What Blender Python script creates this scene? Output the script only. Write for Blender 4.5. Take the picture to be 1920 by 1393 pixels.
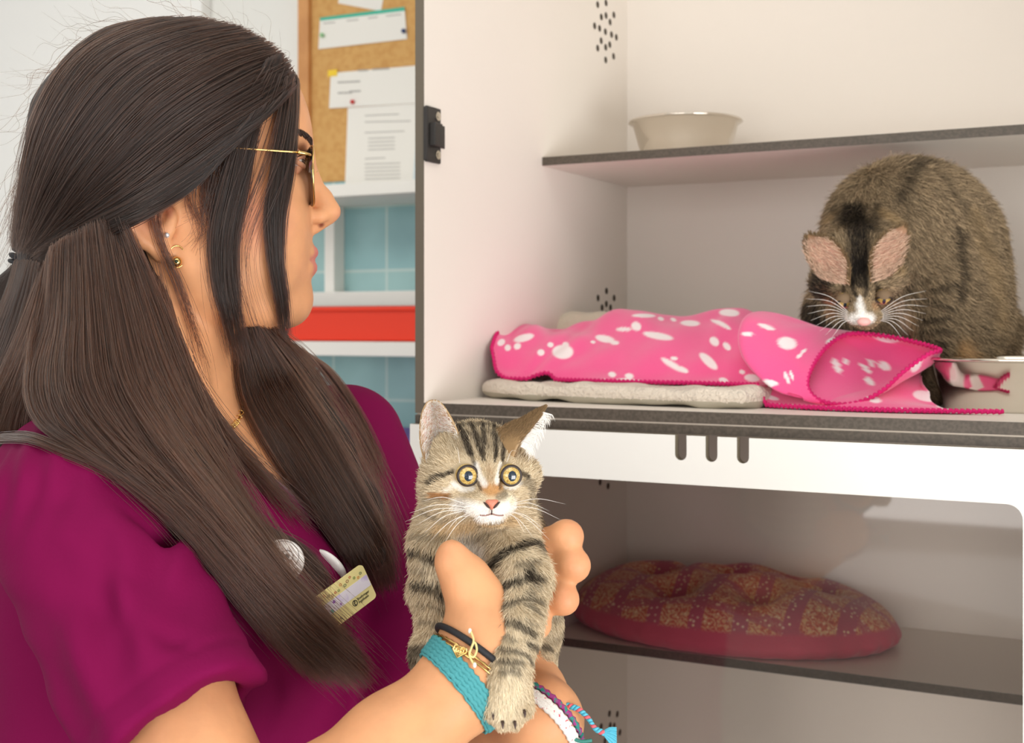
import bpy, math, random, os
import numpy as np
from mathutils import Vector, Matrix
from mathutils.bvhtree import BVHTree
from mathutils.kdtree import KDTree

for _o in list(bpy.data.objects):
    bpy.data.objects.remove(_o)
SC = bpy.context.scene
COL = SC.collection
R = math.radians
CAMZ = 1.38            # eye height of the photographer
FPX = 2389.0           # focal length in pixels of the 1920 px frame
HOR = 612.0            # row of the horizon


def at(px, py, Y):
    """a pixel and a real distance in metres -> a point of the room"""
    return np.array([(px - 960.0) / FPX * Y, Y, CAMZ - (py - HOR) / FPX * Y])


# ------------------------------------------------------------------ camera
cam = bpy.data.cameras.new('camera')
cam.sensor_width = 36.0
cam.lens = 36.0 * FPX / 1920.0
cam.shift_y = (HOR - 696.5) / 1920.0
cam.clip_start = 0.05
cam.dof.use_dof = True
cam.dof.focus_distance = 0.93
cam.dof.aperture_fstop = 12.0
camo = bpy.data.objects.new('camera', cam)
camo.location = (0, 0, CAMZ)
camo.rotation_euler = (R(90), 0, 0)
COL.objects.link(camo)
SC.camera = camo

# ------------------------------------------------------------------ light
SC.view_settings.view_transform = 'Standard'
SC.view_settings.look = 'None'
SC.view_settings.gamma = 1.0
SC.view_settings.exposure = 0.03
W = bpy.data.worlds.new('world')
SC.world = W
W.use_nodes = True
W.node_tree.nodes['Background'].inputs[0].default_value = (1.0, 0.985, 0.96, 1)
W.node_tree.nodes['Background'].inputs[1].default_value = 0.88
# made-up pattern of bright and dark blocks in the world, added for reflections and soft light
_nt = W.node_tree
_tc = _nt.nodes.new('ShaderNodeTexCoord')
_br = _nt.nodes.new('ShaderNodeTexBrick')
_br.offset = .5
_br.inputs['Color1'].default_value = (1.45, 1.45, 1.42, 1)
_br.inputs['Color2'].default_value = (.95, .93, .90, 1)
_br.inputs['Mortar'].default_value = (.30, .27, .24, 1)
_br.inputs['Scale'].default_value = 1.0
_br.inputs['Brick Width'].default_value = .62
_br.inputs['Row Height'].default_value = .48
_br.inputs['Mortar Size'].default_value = .07
_mp = _nt.nodes.new('ShaderNodeMapping')
_mp.inputs['Location'].default_value = (.13, .21, .1)
_cmb = _nt.nodes.new('ShaderNodeCombineXYZ')
_sep = _nt.nodes.new('ShaderNodeSeparateXYZ')
_nt.links.new(_tc.outputs['Generated'], _mp.inputs['Vector'])
_nt.links.new(_mp.outputs[0], _sep.inputs[0])
_nt.links.new(_sep.outputs['X'], _cmb.inputs['X'])
_nt.links.new(_sep.outputs['Z'], _cmb.inputs['Y'])
_nt.links.new(_cmb.outputs[0], _br.inputs['Vector'])
_nt.links.new(_br.outputs['Color'], _nt.nodes['Background'].inputs[0])


def area_light(name, loc, target, size, size_y, power, color):
    l = bpy.data.lights.new(name, 'AREA')
    l.shape = 'RECTANGLE'
    l.size = size
    l.size_y = size_y
    l.energy = power
    l.color = color
    o = bpy.data.objects.new(name, l)
    o.location = loc
    d = Vector(target) - Vector(loc)
    o.rotation_euler = d.to_track_quat('-Z', 'Y').to_euler()
    COL.objects.link(o)
    return o


# the ceiling panel of the treatment room and the window behind the photographer
area_light('ceiling_panel_light', (-0.2, 0.5, 2.72), (-0.1, 0.9, 1.2), 1.6, 1.2, 10, (1, 0.97, 0.92))
area_light('window_light', (-1.2, -1.7, 1.45), (0.35, 1.5, 1.2), 1.8, 1.5, 31, (1, 0.98, 0.96))
area_light('back_ceiling_light', (-1.6, 2.3, 2.72), (-1.2, 3.0, 1.3), 0.6, 1.2, 14, (1, 0.98, 0.95))
area_light('lower_cage_fill', (1.25, -0.7, 0.78), (0.35, 1.7, 1.0), 1.2, 1.1, 42, (1, 0.98, 0.96))  # added low fill light, no real source, brightens the lower cage

# ------------------------------------------------------------------ helpers


def srgb(r, g, b):
    f = lambda c: (c / 255 / 12.92) if c / 255 <= 0.04045 else ((c / 255 + 0.055) / 1.055) ** 2.4
    return (f(r), f(g), f(b))


def tag(o, label=None, cat=None, group=None, kind=None):
    if label: o['label'] = label
    if cat: o['category'] = cat
    if group: o['group'] = group
    if kind: o['kind'] = kind
    return o


def empty(name, loc, label=None, cat=None, group=None, rz=0.0):
    o = bpy.data.objects.new(name, None)
    o.empty_display_size = 0.05
    COL.objects.link(o)
    o.location = [float(c) for c in loc]
    o.rotation_euler = (0, 0, rz)
    return tag(o, label, cat, group)


def put(name, me, mat=None, parent=None, smooth=True, world=True):
    """link a mesh whose vertices are in world coordinates; parented without moving it"""
    o = bpy.data.objects.new(name, me)
    COL.objects.link(o)
    if mat is not None:
        for m in (mat if isinstance(mat, (list, tuple)) else [mat]):
            me.materials.append(m)
    if smooth:
        me.polygons.foreach_set('use_smooth', [True] * len(me.polygons))
    if parent is not None:
        o.parent = parent
        if world:
            bpy.context.view_layer.update()
            o.matrix_parent_inverse = parent.matrix_world.inverted()
    return o


def origin_to(o, p):
    """move the origin of a top-level mesh object to p, keeping its shape in place"""
    p = [float(c) for c in p]
    o.data.transform(Matrix.Translation([-p[0], -p[1], -p[2]]))
    o.location = p
    return o


def mesh_np(name, V, F):
    me = bpy.data.meshes.new(name)
    V = np.asarray(V, dtype=np.float32)
    if isinstance(F, np.ndarray):
        nf, k = F.shape
        me.vertices.add(len(V))
        me.vertices.foreach_set('co', V.ravel())
        me.loops.add(nf * k)
        me.loops.foreach_set('vertex_index', F.ravel().astype(np.int32))
        me.polygons.add(nf)
        me.polygons.foreach_set('loop_start', np.arange(0, nf * k, k, dtype=np.int32))
        me.update(calc_edges=True)
    else:
        me.from_pydata([tuple(map(float, v)) for v in V], [], F)
        me.update()
    me.validate()
    return me


class MB:
    """collects simple solids into one mesh"""
    def __init__(s):
        s.v, s.f, s.m = [], [], []

    def add(s, V, F, mi=0):
        b = len(s.v)
        s.v += [tuple(map(float, v)) for v in V]
        s.f += [[b + i for i in f] for f in F]
        s.m += [mi] * len(F)
        return s

    def box(s, lo, hi, fn=None, mi=0):
        (x0, y0, z0), (x1, y1, z1) = lo, hi
        V = [(x0, y0, z0), (x1, y0, z0), (x1, y1, z0), (x0, y1, z0), (x0, y0, z1), (x1, y0, z1), (x1, y1, z1), (x0, y1, z1)]
        if fn: V = [fn(*v) for v in V]
        return s.add(V, [(0, 3, 2, 1), (4, 5, 6, 7), (0, 1, 5, 4), (1, 2, 6, 5), (2, 3, 7, 6), (3, 0, 4, 7)], mi)

    def tube(s, pts, r, n=8, caps=True, mi=0, flat=1.0, up=None, closed=False):
        P = [np.array(p, float) for p in pts]
        m = len(P)
        rr = r if hasattr(r, '__len__') else [r] * m
        V = []
        prev = None
        for i in range(m):
            a = P[(i - 1) % m] if (closed or i > 0) else P[0]
            b = P[(i + 1) % m] if (closed or i < m - 1) else P[-1]
            t = b - a
            t /= (np.linalg.norm(t) + 1e-12)
            if up is not None:
                u = np.array(up[i] if hasattr(up[0], '__len__') else up, float)
            else:
                u = prev if prev is not None else (np.array([0, 0, 1.0]) if abs(t[2]) < .9 else np.array([1.0, 0, 0]))
            u = u - t * np.dot(u, t)
            u /= (np.linalg.norm(u) + 1e-12)
            prev = u
            w = np.cross(t, u)
            for k in range(n):
                a2 = 2 * math.pi * k / n
                V.append(P[i] + rr[i] * (math.cos(a2) * w + flat * math.sin(a2) * u))
        F = []
        for i in range(m if closed else m - 1):
            j = (i + 1) % m
            for k in range(n):
                k2 = (k + 1) % n
                F.append((i * n + k, i * n + k2, j * n + k2, j * n + k))
        if caps and not closed:
            F.append(tuple(range(n))[::-1])
            F.append(tuple((m - 1) * n + k for k in range(n)))
        return s.add(V, F, mi)

    def lathe(s, prof, c, n=48, mi=0):
        V, F = [], []
        for (r, z) in prof:
            for k in range(n):
                a = 2 * math.pi * k / n
                V.append((c[0] + r * math.cos(a), c[1] + r * math.sin(a), c[2] + z))
        for i in range(len(prof) - 1):
            for k in range(n):
                k2 = (k + 1) % n
                F.append((i * n + k, i * n + k2, (i + 1) * n + k2, (i + 1) * n + k))
        return s.add(V, F, mi)

    def ball(s, c, r, n=16, m=10, mi=0, M=None):
        V, F = [], []
        for i in range(m + 1):
            th = math.pi * i / m
            for k in range(n):
                a = 2 * math.pi * k / n
                d = np.array([math.sin(th) * math.cos(a), math.sin(th) * math.sin(a), math.cos(th)])
                d = d * (np.array(r) if hasattr(r, '__len__') else r)
                if M is not None: d = M @ d
                V.append(np.array(c) + d)
        for i in range(m):
            for k in range(n):
                k2 = (k + 1) % n
                F.append((i * n + k, (i + 1) * n + k, (i + 1) * n + k2, i * n + k2))
        return s.add(V, F, mi)

    def build(s, name, mat, parent=None, smooth=False, bevel=0.0):
        me = bpy.data.meshes.new(name)
        me.from_pydata(s.v, [], s.f)
        me.update()
        if any(s.m):
            for p, mi in zip(me.polygons, s.m): p.material_index = mi
        o = put(name, me, mat, parent, smooth)
        if smooth == 'auto':
            pass
        if bevel:
            b = o.modifiers.new('bevel', 'BEVEL')
            b.width = bevel
            b.segments = 2
            b.limit_method = 'ANGLE'
        return o


def grid_faces(nu, nv, wrap_u=False, off=0):
    F = []
    for i in range(nu if wrap_u else nu - 1):
        i2 = (i + 1) % nu
        for j in range(nv - 1):
            F.append((off + i * nv + j, off + i2 * nv + j, off + i2 * nv + j + 1, off + i * nv + j + 1))
    return F


# ------------------------------------------------------------------ signed distance volumes
def norm(v):
    v = np.array(v, float)
    return v / (np.linalg.norm(v) + 1e-12)


class Vol:
    def __init__(s, lo, hi, h):
        s.lo = np.array(lo, float)
        s.h = h
        s.n = np.ceil((np.array(hi, float) - s.lo) / h).astype(int) + 1
        s.d = np.full(s.n, 0.05, np.float32)

    def _sub(s, lo, hi):
        a = np.clip(np.floor((np.array(lo) - s.lo) / s.h).astype(int), 0, s.n)
        b = np.clip(np.ceil((np.array(hi) - s.lo) / s.h).astype(int) + 1, 0, s.n)
        if np.any(b <= a): return None
        ax = [(s.lo[i] + s.h * np.arange(a[i], b[i])).astype(np.float32) for i in range(3)]
        return tuple(slice(a[i], b[i]) for i in range(3)), ax[0][:, None, None], ax[1][None, :, None], ax[2][None, None, :]

    def op(s, f, lo, hi, k=0.0, mode='u'):
        pad = max(k, 0.0) + 4 * s.h + (0.03 if mode == 'u' else 0.0)
        q = s._sub(np.array(lo) - pad, np.array(hi) + pad)
        if q is None: return s
        sl, X, Y, Z = q
        e = f(X, Y, Z).astype(np.float32)
        d = s.d[sl]
        if mode == 'u':
            if k > 0:
                h = np.clip(0.5 + 0.5 * (d - e) / k, 0, 1)
                s.d[sl] = d + (e - d) * h - k * h * (1 - h)
            else:
                s.d[sl] = np.minimum(d, e)
        elif mode == 's':
            if k > 0:
                h = np.clip(0.5 - 0.5 * (d + e) / k, 0, 1)
                s.d[sl] = d + (-e - d) * h + k * h * (1 - h)
            else:
                s.d[sl] = np.maximum(d, -e)
        elif mode == 'i':
            s.d[sl] = np.maximum(d, e)
        return s

    def cap(s, a, b, ra, rb=None, k=0.01, mode='u'):
        """tapered capsule"""
        a = np.array(a, float); b = np.array(b, float)
        rb = ra if rb is None else rb
        ab = b - a
        L2 = float(ab @ ab) + 1e-12

        def f(X, Y, Z):
            t = np.clip(((X - a[0]) * ab[0] + (Y - a[1]) * ab[1] + (Z - a[2]) * ab[2]) / L2, 0, 1)
            return np.sqrt((X - a[0] - t * ab[0]) ** 2 + (Y - a[1] - t * ab[1]) ** 2 + (Z - a[2] - t * ab[2]) ** 2) - (ra + (rb - ra) * t)
        m = max(ra, rb)
        return s.op(f, np.minimum(a, b) - m, np.maximum(a, b) + m, k, mode)

    def chain(s, pts, rs, k=0.01, mode='u'):
        for i in range(len(pts) - 1):
            s.cap(pts[i], pts[i + 1], rs[i], rs[i + 1], k if i == 0 else max(k * 0.6, 0.003), mode)
        return s

    def ell(s, c, r, M=None, k=0.01, mode='u'):
        """ellipsoid, M columns = its axes in the world"""
        c = np.array(c, float); r = np.array(r, float)
        M = np.eye(3) if M is None else np.array(M, float)

        def f(X, Y, Z):
            dx, dy, dz = X - c[0], Y - c[1], Z - c[2]
            k0 = 0; k1 = 0
            for i in range(3):
                q = dx * M[0, i] + dy * M[1, i] + dz * M[2, i]
                k0 = k0 + (q / r[i]) ** 2
                k1 = k1 + (q / r[i] ** 2) ** 2
            k0 = np.sqrt(k0)
            return k0 * (k0 - 1) / (np.sqrt(k1) + 1e-9)
        m = np.abs(M) @ r
        return s.op(f, c - m, c + m, k, mode)

    def mesh(s, blur=0):
        d = s.d
        for _ in range(blur):
            for ax in range(3):
                e = d.copy()
                sl = [slice(None)] * 3; sa = list(sl); sb = list(sl)
                sl[ax] = slice(1, -1); sa[ax] = slice(0, -2); sb[ax] = slice(2, None)
                e[tuple(sl)] = 0.5 * d[tuple(sl)] + 0.25 * (d[tuple(sa)] + d[tuple(sb)])
                d = e
        ins = (d < 0)
        c = np.zeros(np.array(d.shape) - 1, np.uint8)
        for i in (0, 1):
            for j in (0, 1):
                for k in (0, 1):
                    c += ins[i:ins.shape[0] - 1 + i, j:ins.shape[1] - 1 + j, k:ins.shape[2] - 1 + k]
        act = (c > 0) & (c < 8)
        I, J, K = np.nonzero(act)
        N = len(I)
        idx = np.full(c.shape, -1, np.int32)
        idx[I, J, K] = np.arange(N)
        cv = {}
        for i in (0, 1):
            for j in (0, 1):
                for k in (0, 1):
                    cv[(i, j, k)] = d[I + i, J + j, K + k]
        P = np.zeros((N, 3)); cnt = np.zeros(N)
        for a in cv:
            for ax in range(3):
                if a[ax] == 0:
                    b = list(a); b[ax] = 1; b = tuple(b)
                    va, vb = cv[a], cv[b]
                    m = (va < 0) != (vb < 0)
                    t = np.where(m, va / np.where(m, va - vb, 1), 0)
                    q = np.array(a, float)[None, :].repeat(N, 0)
                    q[:, ax] += t
                    P += q * m[:, None]
                    cnt += m
        P = P / cnt[:, None] + np.stack([I, J, K], 1)
        V = s.lo + P * s.h
        FF = []
        for ax in range(3):
            u, v = (ax + 1) % 3, (ax + 2) % 3
            sa = [slice(None)] * 3; sb = [slice(None)] * 3
            sa[ax] = slice(0, -1); sb[ax] = slice(1, None)
            A = ins[tuple(sa)]; B = ins[tuple(sb)]
            E = np.stack(np.nonzero(A != B), 1)
            if len(E) == 0: continue
            lim = np.array(c.shape)
            ok = (E[:, u] > 0) & (E[:, v] > 0) & (E[:, u] < lim[u]) & (E[:, v] < lim[v])
            E = E[ok]
            fa = A[E[:, 0], E[:, 1], E[:, 2]]
            def cell(du, dv):
                G = E.copy(); G[:, u] -= du; G[:, v] -= dv
                return idx[G[:, 0], G[:, 1], G[:, 2]]
            q = np.stack([cell(1, 1), cell(0, 1), cell(0, 0), cell(1, 0)], 1)
            q[~fa] = q[~fa][:, ::-1]
            FF.append(q)
        F = np.concatenate(FF)
        F = F[(F >= 0).all(1)]
        return V, F


def poly_sdf(P):
    """signed distance to a 2-D polygon, vectorised"""
    P = [np.array(p, np.float32) for p in P]

    def f(x, y):
        x, y = np.broadcast_arrays(x, y)
        d = np.full(x.shape, 1e9, np.float32)
        s = np.ones(x.shape, np.float32)
        n = len(P)
        for i in range(n):
            a, b = P[i], P[i - 1]
            ex, ey = b[0] - a[0], b[1] - a[1]
            wx, wy = x - a[0], y - a[1]
            t = np.clip((wx * ex + wy * ey) / (ex * ex + ey * ey), 0, 1)
            d = np.minimum(d, (wx - ex * t) ** 2 + (wy - ey * t) ** 2)
            c1 = y >= a[1]; c2 = y < b[1]; c3 = ex * wy > ey * wx
            s = np.where((c1 & c2 & c3) | (~c1 & ~c2 & ~c3), -s, s)
        return s * np.sqrt(d)
    return f


def bvh_of(V, F):
    return BVHTree.FromPolygons([tuple(v) for v in V.tolist()], F.tolist())


def vcol(me, name, C):
    a = me.color_attributes.new(name, 'FLOAT_COLOR', 'POINT')
    C = np.asarray(C, np.float32)
    if C.shape[1] == 3: C = np.concatenate([C, np.ones((len(C), 1), np.float32)], 1)
    a.data.foreach_set('color', C.ravel())


def resample(P, n):
    P = np.asarray(P, float)
    L = np.r_[0, np.cumsum(np.linalg.norm(np.diff(P, axis=0), axis=1))]
    t = np.linspace(0, L[-1], n)
    return np.stack([np.interp(t, L, P[:, i]) for i in range(P.shape[1])], 1)


def spline(P, n):
    """Catmull-Rom through the points, resampled"""
    P = np.asarray(P, float)
    Q = np.vstack([2 * P[0] - P[1], P, 2 * P[-1] - P[-2]])
    out = []
    for i in range(1, len(Q) - 2):
        for t in np.linspace(0, 1, 9)[:-1]:
            out.append(0.5 * ((2 * Q[i]) + (-Q[i - 1] + Q[i + 1]) * t + (2 * Q[i - 1] - 5 * Q[i] + 4 * Q[i + 1] - Q[i + 2]) * t * t + (-Q[i - 1] + 3 * Q[i] - 3 * Q[i + 1] + Q[i + 2]) * t ** 3))
    out.append(P[-1])
    return resample(out, n)


def strands(name, P, rad, mat, parent, tint=None, col=None, kind='stuff', tip=0.35):
    """P: (count, points, 3) in world space -> one curves object"""
    n, m = P.shape[:2]
    cu = bpy.data.hair_curves.new(name)
    cu.add_curves([m] * n)
    cu.attributes['position'].data.foreach_set('vector', P.astype(np.float32).ravel())
    rr = cu.attributes.get('radius') or cu.attributes.new('radius', 'FLOAT', 'POINT')
    prof = np.interp(np.linspace(0, 1, m), [0, .6, 1], [1, .85, tip])
    rad = np.broadcast_to(np.asarray(rad, float).reshape(-1, 1), (n, 1))
    rr.data.foreach_set('value', (rad * prof[None, :]).astype(np.float32).ravel())
    if tint is not None:
        a = cu.attributes.new('tint', 'FLOAT', 'CURVE')
        a.data.foreach_set('value', tint.astype(np.float32))
    if col is not None:
        a = cu.attributes.new('fur', 'FLOAT_COLOR', 'CURVE')
        c = np.concatenate([col, np.ones((n, 1))], 1).astype(np.float32)
        a.data.foreach_set('color', c.ravel())
    cu.materials.append(mat)
    o = bpy.data.objects.new(name, cu)
    COL.objects.link(o)
    if parent is not None:
        o.parent = parent
        bpy.context.view_layer.update()
        o.matrix_parent_inverse = parent.matrix_world.inverted()
    if kind: o['kind'] = kind
    return o


# ------------------------------------------------------------------ materials
def mat(name, col, rough=0.5, metal=0.0, spec=0.5, sss=0.0, sssr=(1, .35, .2), sheen=0.0, bump=None, vary=None, coat=0.0, trans=0.0, ior=1.45, aniso=0.0):
    m = bpy.data.materials.new(name)
    m.use_nodes = True
    nt = m.node_tree
    b = nt.nodes['Principled BSDF']
    c = tuple(col) if len(col) == 4 else (*col, 1)
    b.inputs['Base Color'].default_value = c
    b.inputs['Roughness'].default_value = rough
    b.inputs['Metallic'].default_value = metal
    b.inputs['Specular IOR Level'].default_value = spec
    b.inputs['IOR'].default_value = ior
    b.inputs['Sheen Weight'].default_value = sheen
    b.inputs['Coat Weight'].default_value = coat
    b.inputs['Transmission Weight'].default_value = trans
    b.inputs['Anisotropic'].default_value = aniso
    if sss:
        b.inputs['Subsurface Weight'].default_value = sss
        b.inputs['Subsurface Radius'].default_value = sssr
        b.inputs['Subsurface Scale'].default_value = 0.006
    tc = nt.nodes.new('ShaderNodeTexCoord')
    if bump:
        scale, strength, dist = bump[:3]
        nz = nt.nodes.new('ShaderNodeTexNoise')
        nz.inputs['Scale'].default_value = scale
        nz.inputs['Detail'].default_value = 4
        bp = nt.nodes.new('ShaderNodeBump')
        bp.inputs['Strength'].default_value = strength
        bp.inputs['Distance'].default_value = dist
        nt.links.new(tc.outputs['Object'], nz.inputs['Vector'])
        nt.links.new(nz.outputs['Fac'], bp.inputs['Height'])
        nt.links.new(bp.outputs['Normal'], b.inputs['Normal'])
    if vary:
        scale, c2, lo, hi = vary
        nz = nt.nodes.new('ShaderNodeTexNoise')
        nz.inputs['Scale'].default_value = scale
        nz.inputs['Detail'].default_value = 5
        rp = nt.nodes.new('ShaderNodeValToRGB')
        rp.color_ramp.elements[0].position = lo
        rp.color_ramp.elements[1].position = hi
        rp.color_ramp.elements[0].color = c
        rp.color_ramp.elements[1].color = (*c2, 1)
        nt.links.new(tc.outputs['Object'], nz.inputs['Vector'])
        nt.links.new(nz.outputs['Fac'], rp.inputs['Fac'])
        nt.links.new(rp.outputs['Color'], b.inputs['Base Color'])
    return m


def mat_attr(name, attr, rough=0.6, spec=0.3, sss=0.0, sheen=0.0, bump=None, aniso=0.0):
    m = mat(name, (1, 1, 1), rough, spec=spec, sss=sss, sheen=sheen, bump=bump)
    nt = m.node_tree
    a = nt.nodes.new('ShaderNodeAttribute')
    a.attribute_name = attr
    nt.links.new(a.outputs['Color'], nt.nodes['Principled BSDF'].inputs['Base Color'])
    return m
# ================================================================== the room (cabinet frame: u along its front, v into it)
CA = R(27.7)
CU = np.array([math.cos(CA), -math.sin(CA), 0])
CV = np.array([math.sin(CA), math.cos(CA), 0])
P0 = np.array([-0.100, 1.45, 0])


def cw(u, v, z):
    p = P0 + CU * u + CV * v
    return np.array([p[0], p[1], CAMZ + z])


def cw_px(px, v):
    """u of the vertical line seen at column px on the plane v"""
    k = (px - 960) / FPX
    o = P0 + CV * v
    return (k * o[1] - o[0]) / (CU[0] - k * CU[1])


def cw_z(px, py, v):
    u = cw_px(px, v)
    Y = (P0 + CU * u + CV * v)[1]
    return u, -(py - HOR) / FPX * Y


M_white = mat('white_laminate', srgb(236, 229, 220), 0.4, spec=0.35)
M_wall = mat('white_paint', srgb(236, 236, 232), 0.7)
M_edge = mat('dark_core_edge', srgb(74, 66, 57), 0.45, vary=(300, srgb(88, 79, 69), .4, .6))
M_edge_grey = mat('grey_brown_edge', srgb(104, 95, 82), 0.5)
M_black = mat('black_metal', srgb(48, 45, 43), 0.4, bump=(900, .3, .001))
M_steel = mat('steel', srgb(205, 198, 185), 0.16, metal=1.0)
M_chrome = mat('polished_steel', srgb(222, 216, 206), 0.08, metal=1.0)
M_hole = mat('hole_shade', srgb(70, 62, 50), 0.8)

# ---- floor, ceiling and walls
ZF = -CAMZ
MB().box((-4, -3.2, -0.1), (4, 5, 0)).build('floor', mat('grey_vinyl', srgb(176, 172, 165), .5, vary=(14, srgb(160, 156, 150), .4, .6)))['kind'] = 'structure'
WV = 1.5
o = MB().box((-4.5, WV, ZF), (3.5, WV + .1, 1.42), cw).build('wall_back', M_wall)
tag(o, kind='structure')
o = MB().box((-4, -3.2, CAMZ + 1.42), (4, 5.6, CAMZ + 1.5)).build('ceiling', M_wall)
tag(o, kind='structure')
# a doorway jamb at the left end of the back wall
u378 = cw_px(378, WV - .04)
o = MB().box((u378 - 1.6, WV - .04, ZF), (u378, WV, 1.42), cw).build('trim_1', mat('white_trim', srgb(244, 244, 242), .5), bevel=.004)
tag(o, kind='structure')

# ---- pale blue tiling on the back wall
mt = mat('pale_blue_tile', srgb(150, 190, 194), 0.25)
nt = mt.node_tree
br = nt.nodes.new('ShaderNodeTexBrick')
br.offset = 0.0
br.inputs['Color1'].default_value = (*srgb(148, 190, 195), 1)
br.inputs['Color2'].default_value = (*srgb(160, 196, 196), 1)
br.inputs['Mortar'].default_value = (*srgb(190, 212, 208), 1)
br.inputs['Scale'].default_value = 1.0
br.inputs['Mortar Size'].default_value = 0.0035
br.inputs['Brick Width'].default_value = 0.165
br.inputs['Row Height'].default_value = 0.165
nz = nt.nodes.new('ShaderNodeTexNoise'); nz.inputs['Scale'].default_value = 6
mx = nt.nodes.new('ShaderNodeMix'); mx.data_type = 'RGBA'; mx.blend_type = 'OVERLAY'
mx.inputs['Factor'].default_value = .35
tc = nt.nodes['Texture Coordinate']
nt.links.new(tc.outputs['UV'], br.inputs['Vector'])
nt.links.new(tc.outputs['Object'], nz.inputs['Vector'])
nt.links.new(br.outputs['Color'], mx.inputs[6]); nt.links.new(nz.outputs['Fac'], mx.inputs[7])
nt.links.new(mx.outputs[2], nt.nodes['Principled BSDF'].inputs['Base Color'])
uT0, zT0 = cw_z(600, 400, WV - .012)
uM, zM = cw_z(725, 507, WV - .012)
u0, u1 = cw_px(440, WV - .012), 0.6
me = MB()
me.box((u0, WV - .012, -1.0), (u1, WV, zT0 + .08), cw)
o = me.build('tile_panel', mt)
uv = o.data.uv_layers.new(name='UVMap')
co = [(u, z) for (u, v, z) in [(a, b, c) for a, b, c in [(u0, 0, -1.0), (u1, 0, -1.0), (u1, 0, -1.0), (u0, 0, -1.0), (u0, 0, zT0 + .08), (u1, 0, zT0 + .08), (u1, 0, zT0 + .08), (u0, 0, zT0 + .08)]]]
for l in o.data.loops:
    c = co[l.vertex_index]
    uv.data[l.index].uv = (c[0] - uM + 1.65, c[1] - zM + 1.65)
o.name = 'wall_tiling'
tag(o, kind='structure')

# ---- cork board with its notices
uC, zC = cw_z(562, 344, WV - .02)
cork = empty('cork_board', cw(uC + .5, WV - .02, zC), 'framed cork notice board hanging above the white wall shelf', 'notice board')
mcork = mat('cork', srgb(214, 168, 104), 0.85, vary=(60, srgb(204, 154, 90), .4, .66), bump=(200, .2, .002))
mpine = mat('pine_frame', srgb(216, 156, 96), 0.5, vary=(9, srgb(200, 140, 84), .4, .6))
ztop = 1.0
MB().box((uC + .03, WV - .016, zC), (uC + 1.1, WV - .001, ztop), cw).build('cork_sheet', mcork, cork)
fr = MB()
fr.box((uC, WV - .03, zC), (uC + .035, WV - .001, ztop), cw)
fr.box((uC + 1.07, WV - .03, zC), (uC + 1.105, WV - .001, ztop), cw)
fr.box((uC + .035, WV - .03, ztop - .035), (uC + 1.07, WV - .001, ztop), cw)
fr.build('frame', mpine, cork, bevel=.003)
M_paper = mat('paper', srgb(240, 238, 232), 0.8)
M_ink = mat('grey_print', srgb(176, 174, 170), 0.8)
M_teal = mat('teal_print', srgb(70, 186, 160), 0.7)
PV = WV - .0175


def sheet(name, quad, label, extra=(), v=PV, m=M_paper):
    t = empty(name, cw(*[cw_z(*quad[0], v)[0], v, cw_z(*quad[0], v)[1]]), label, 'paper')
    q = [(cw_z(x, y, v)) for x, y in quad]
    V = [cw(u, v, z) for u, z in q] + [cw(u, v + .0012, z) for u, z in q]
    s = MB().add(V, [(0, 1, 2, 3), (7, 6, 5, 4), (0, 4, 5, 1), (1, 5, 6, 2), (2, 6, 7, 3), (3, 7, 4, 0)])
    s.build('sheet', m, t)
    for (nm, polys, mm) in extra:
        for pq in polys:
            b = MB()
            q = [(cw_z(x, y, v - .0006)) for x, y in pq]
            V = [cw(u, v - .0006, z) for u, z in q] + [cw(u, v + .0002, z) for u, z in q]
            b.add(V, [(0, 1, 2, 3), (7, 6, 5, 4), (0, 4, 5, 1), (1, 5, 6, 2), (2, 6, 7, 3), (3, 7, 4, 0)])
            b.build(nm, mm, t)
    return t


def bars(rows, h=2.2):
    out = []
    for (x0, x1, y, sl) in rows:
        out.append([(x0, y), (x1, y + sl), (x1, y + sl + h), (x0, y + h)])
    return out


sheet('notice_sheet', [(632, -30), (722, -40), (714, 20), (690, 20), (634, 6)], 'blank white notice cut off at the top of the cork board', v=PV - .0002) if False else None
sheet('notice_sheet', [(640, -40), (726, -42), (714, 21), (634, 6)], 'blank white paper corner at the very top of the cork board')
sheet('notice_sheet', [(600, 33), (758, 13), (763, 73), (597, 92)], 'white appointment strip with a teal top band on the cork board',
      [('teal_band', [[(600, 33), (758, 13), (759, 20), (600, 39)]], M_teal),
       ('printed_line', bars([(606, 628, 43, -2), (650, 672, 38, -2), (690, 708, 33, -2), (724, 752, 29, -3)], 1.8), M_ink)], v=PV - .0016)
sheet('notice_sheet', [(620, 137), (835, 118), (835, 190), (617, 203)], 'white letter with a bold heading and yellow tab, upper of two overlapping letters',
      [('printed_line', bars([(671, 690, 131, -1), (698, 730, 129, -2), (633, 675, 153, -2), (633, 660, 173, -1), (655, 676, 170, -1)], 3), M_ink)], v=PV - .0030)
rows = [(722, 756, 188, -1.5)] + [(684, 748, 216, -3), (684, 770, 228, -2), (684, 758, 248, -3)] + [(690, 740, 259 + 7 * i, -2) for i in range(4)] + [(684, 722, 297, -2)] + [(684, 750, 307 + 7 * i, -2) for i in range(5)]
sheet('notice_sheet', [(652, 202), (835, 190), (828, 346), (647, 346)], 'long white printed letter hanging below the letter with the yellow tab',
      [('printed_line', bars(rows, 1.6), M_ink)], v=PV - .0004)
sheet('notice_sheet', [(782, 236), (842, 230), (836, 345), (774, 340)], 'pale blue sheet half hidden behind the cage edge on the cork board', m=mat('blue_paper', srgb(210, 224, 230), .8), v=PV - .0034)


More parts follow.
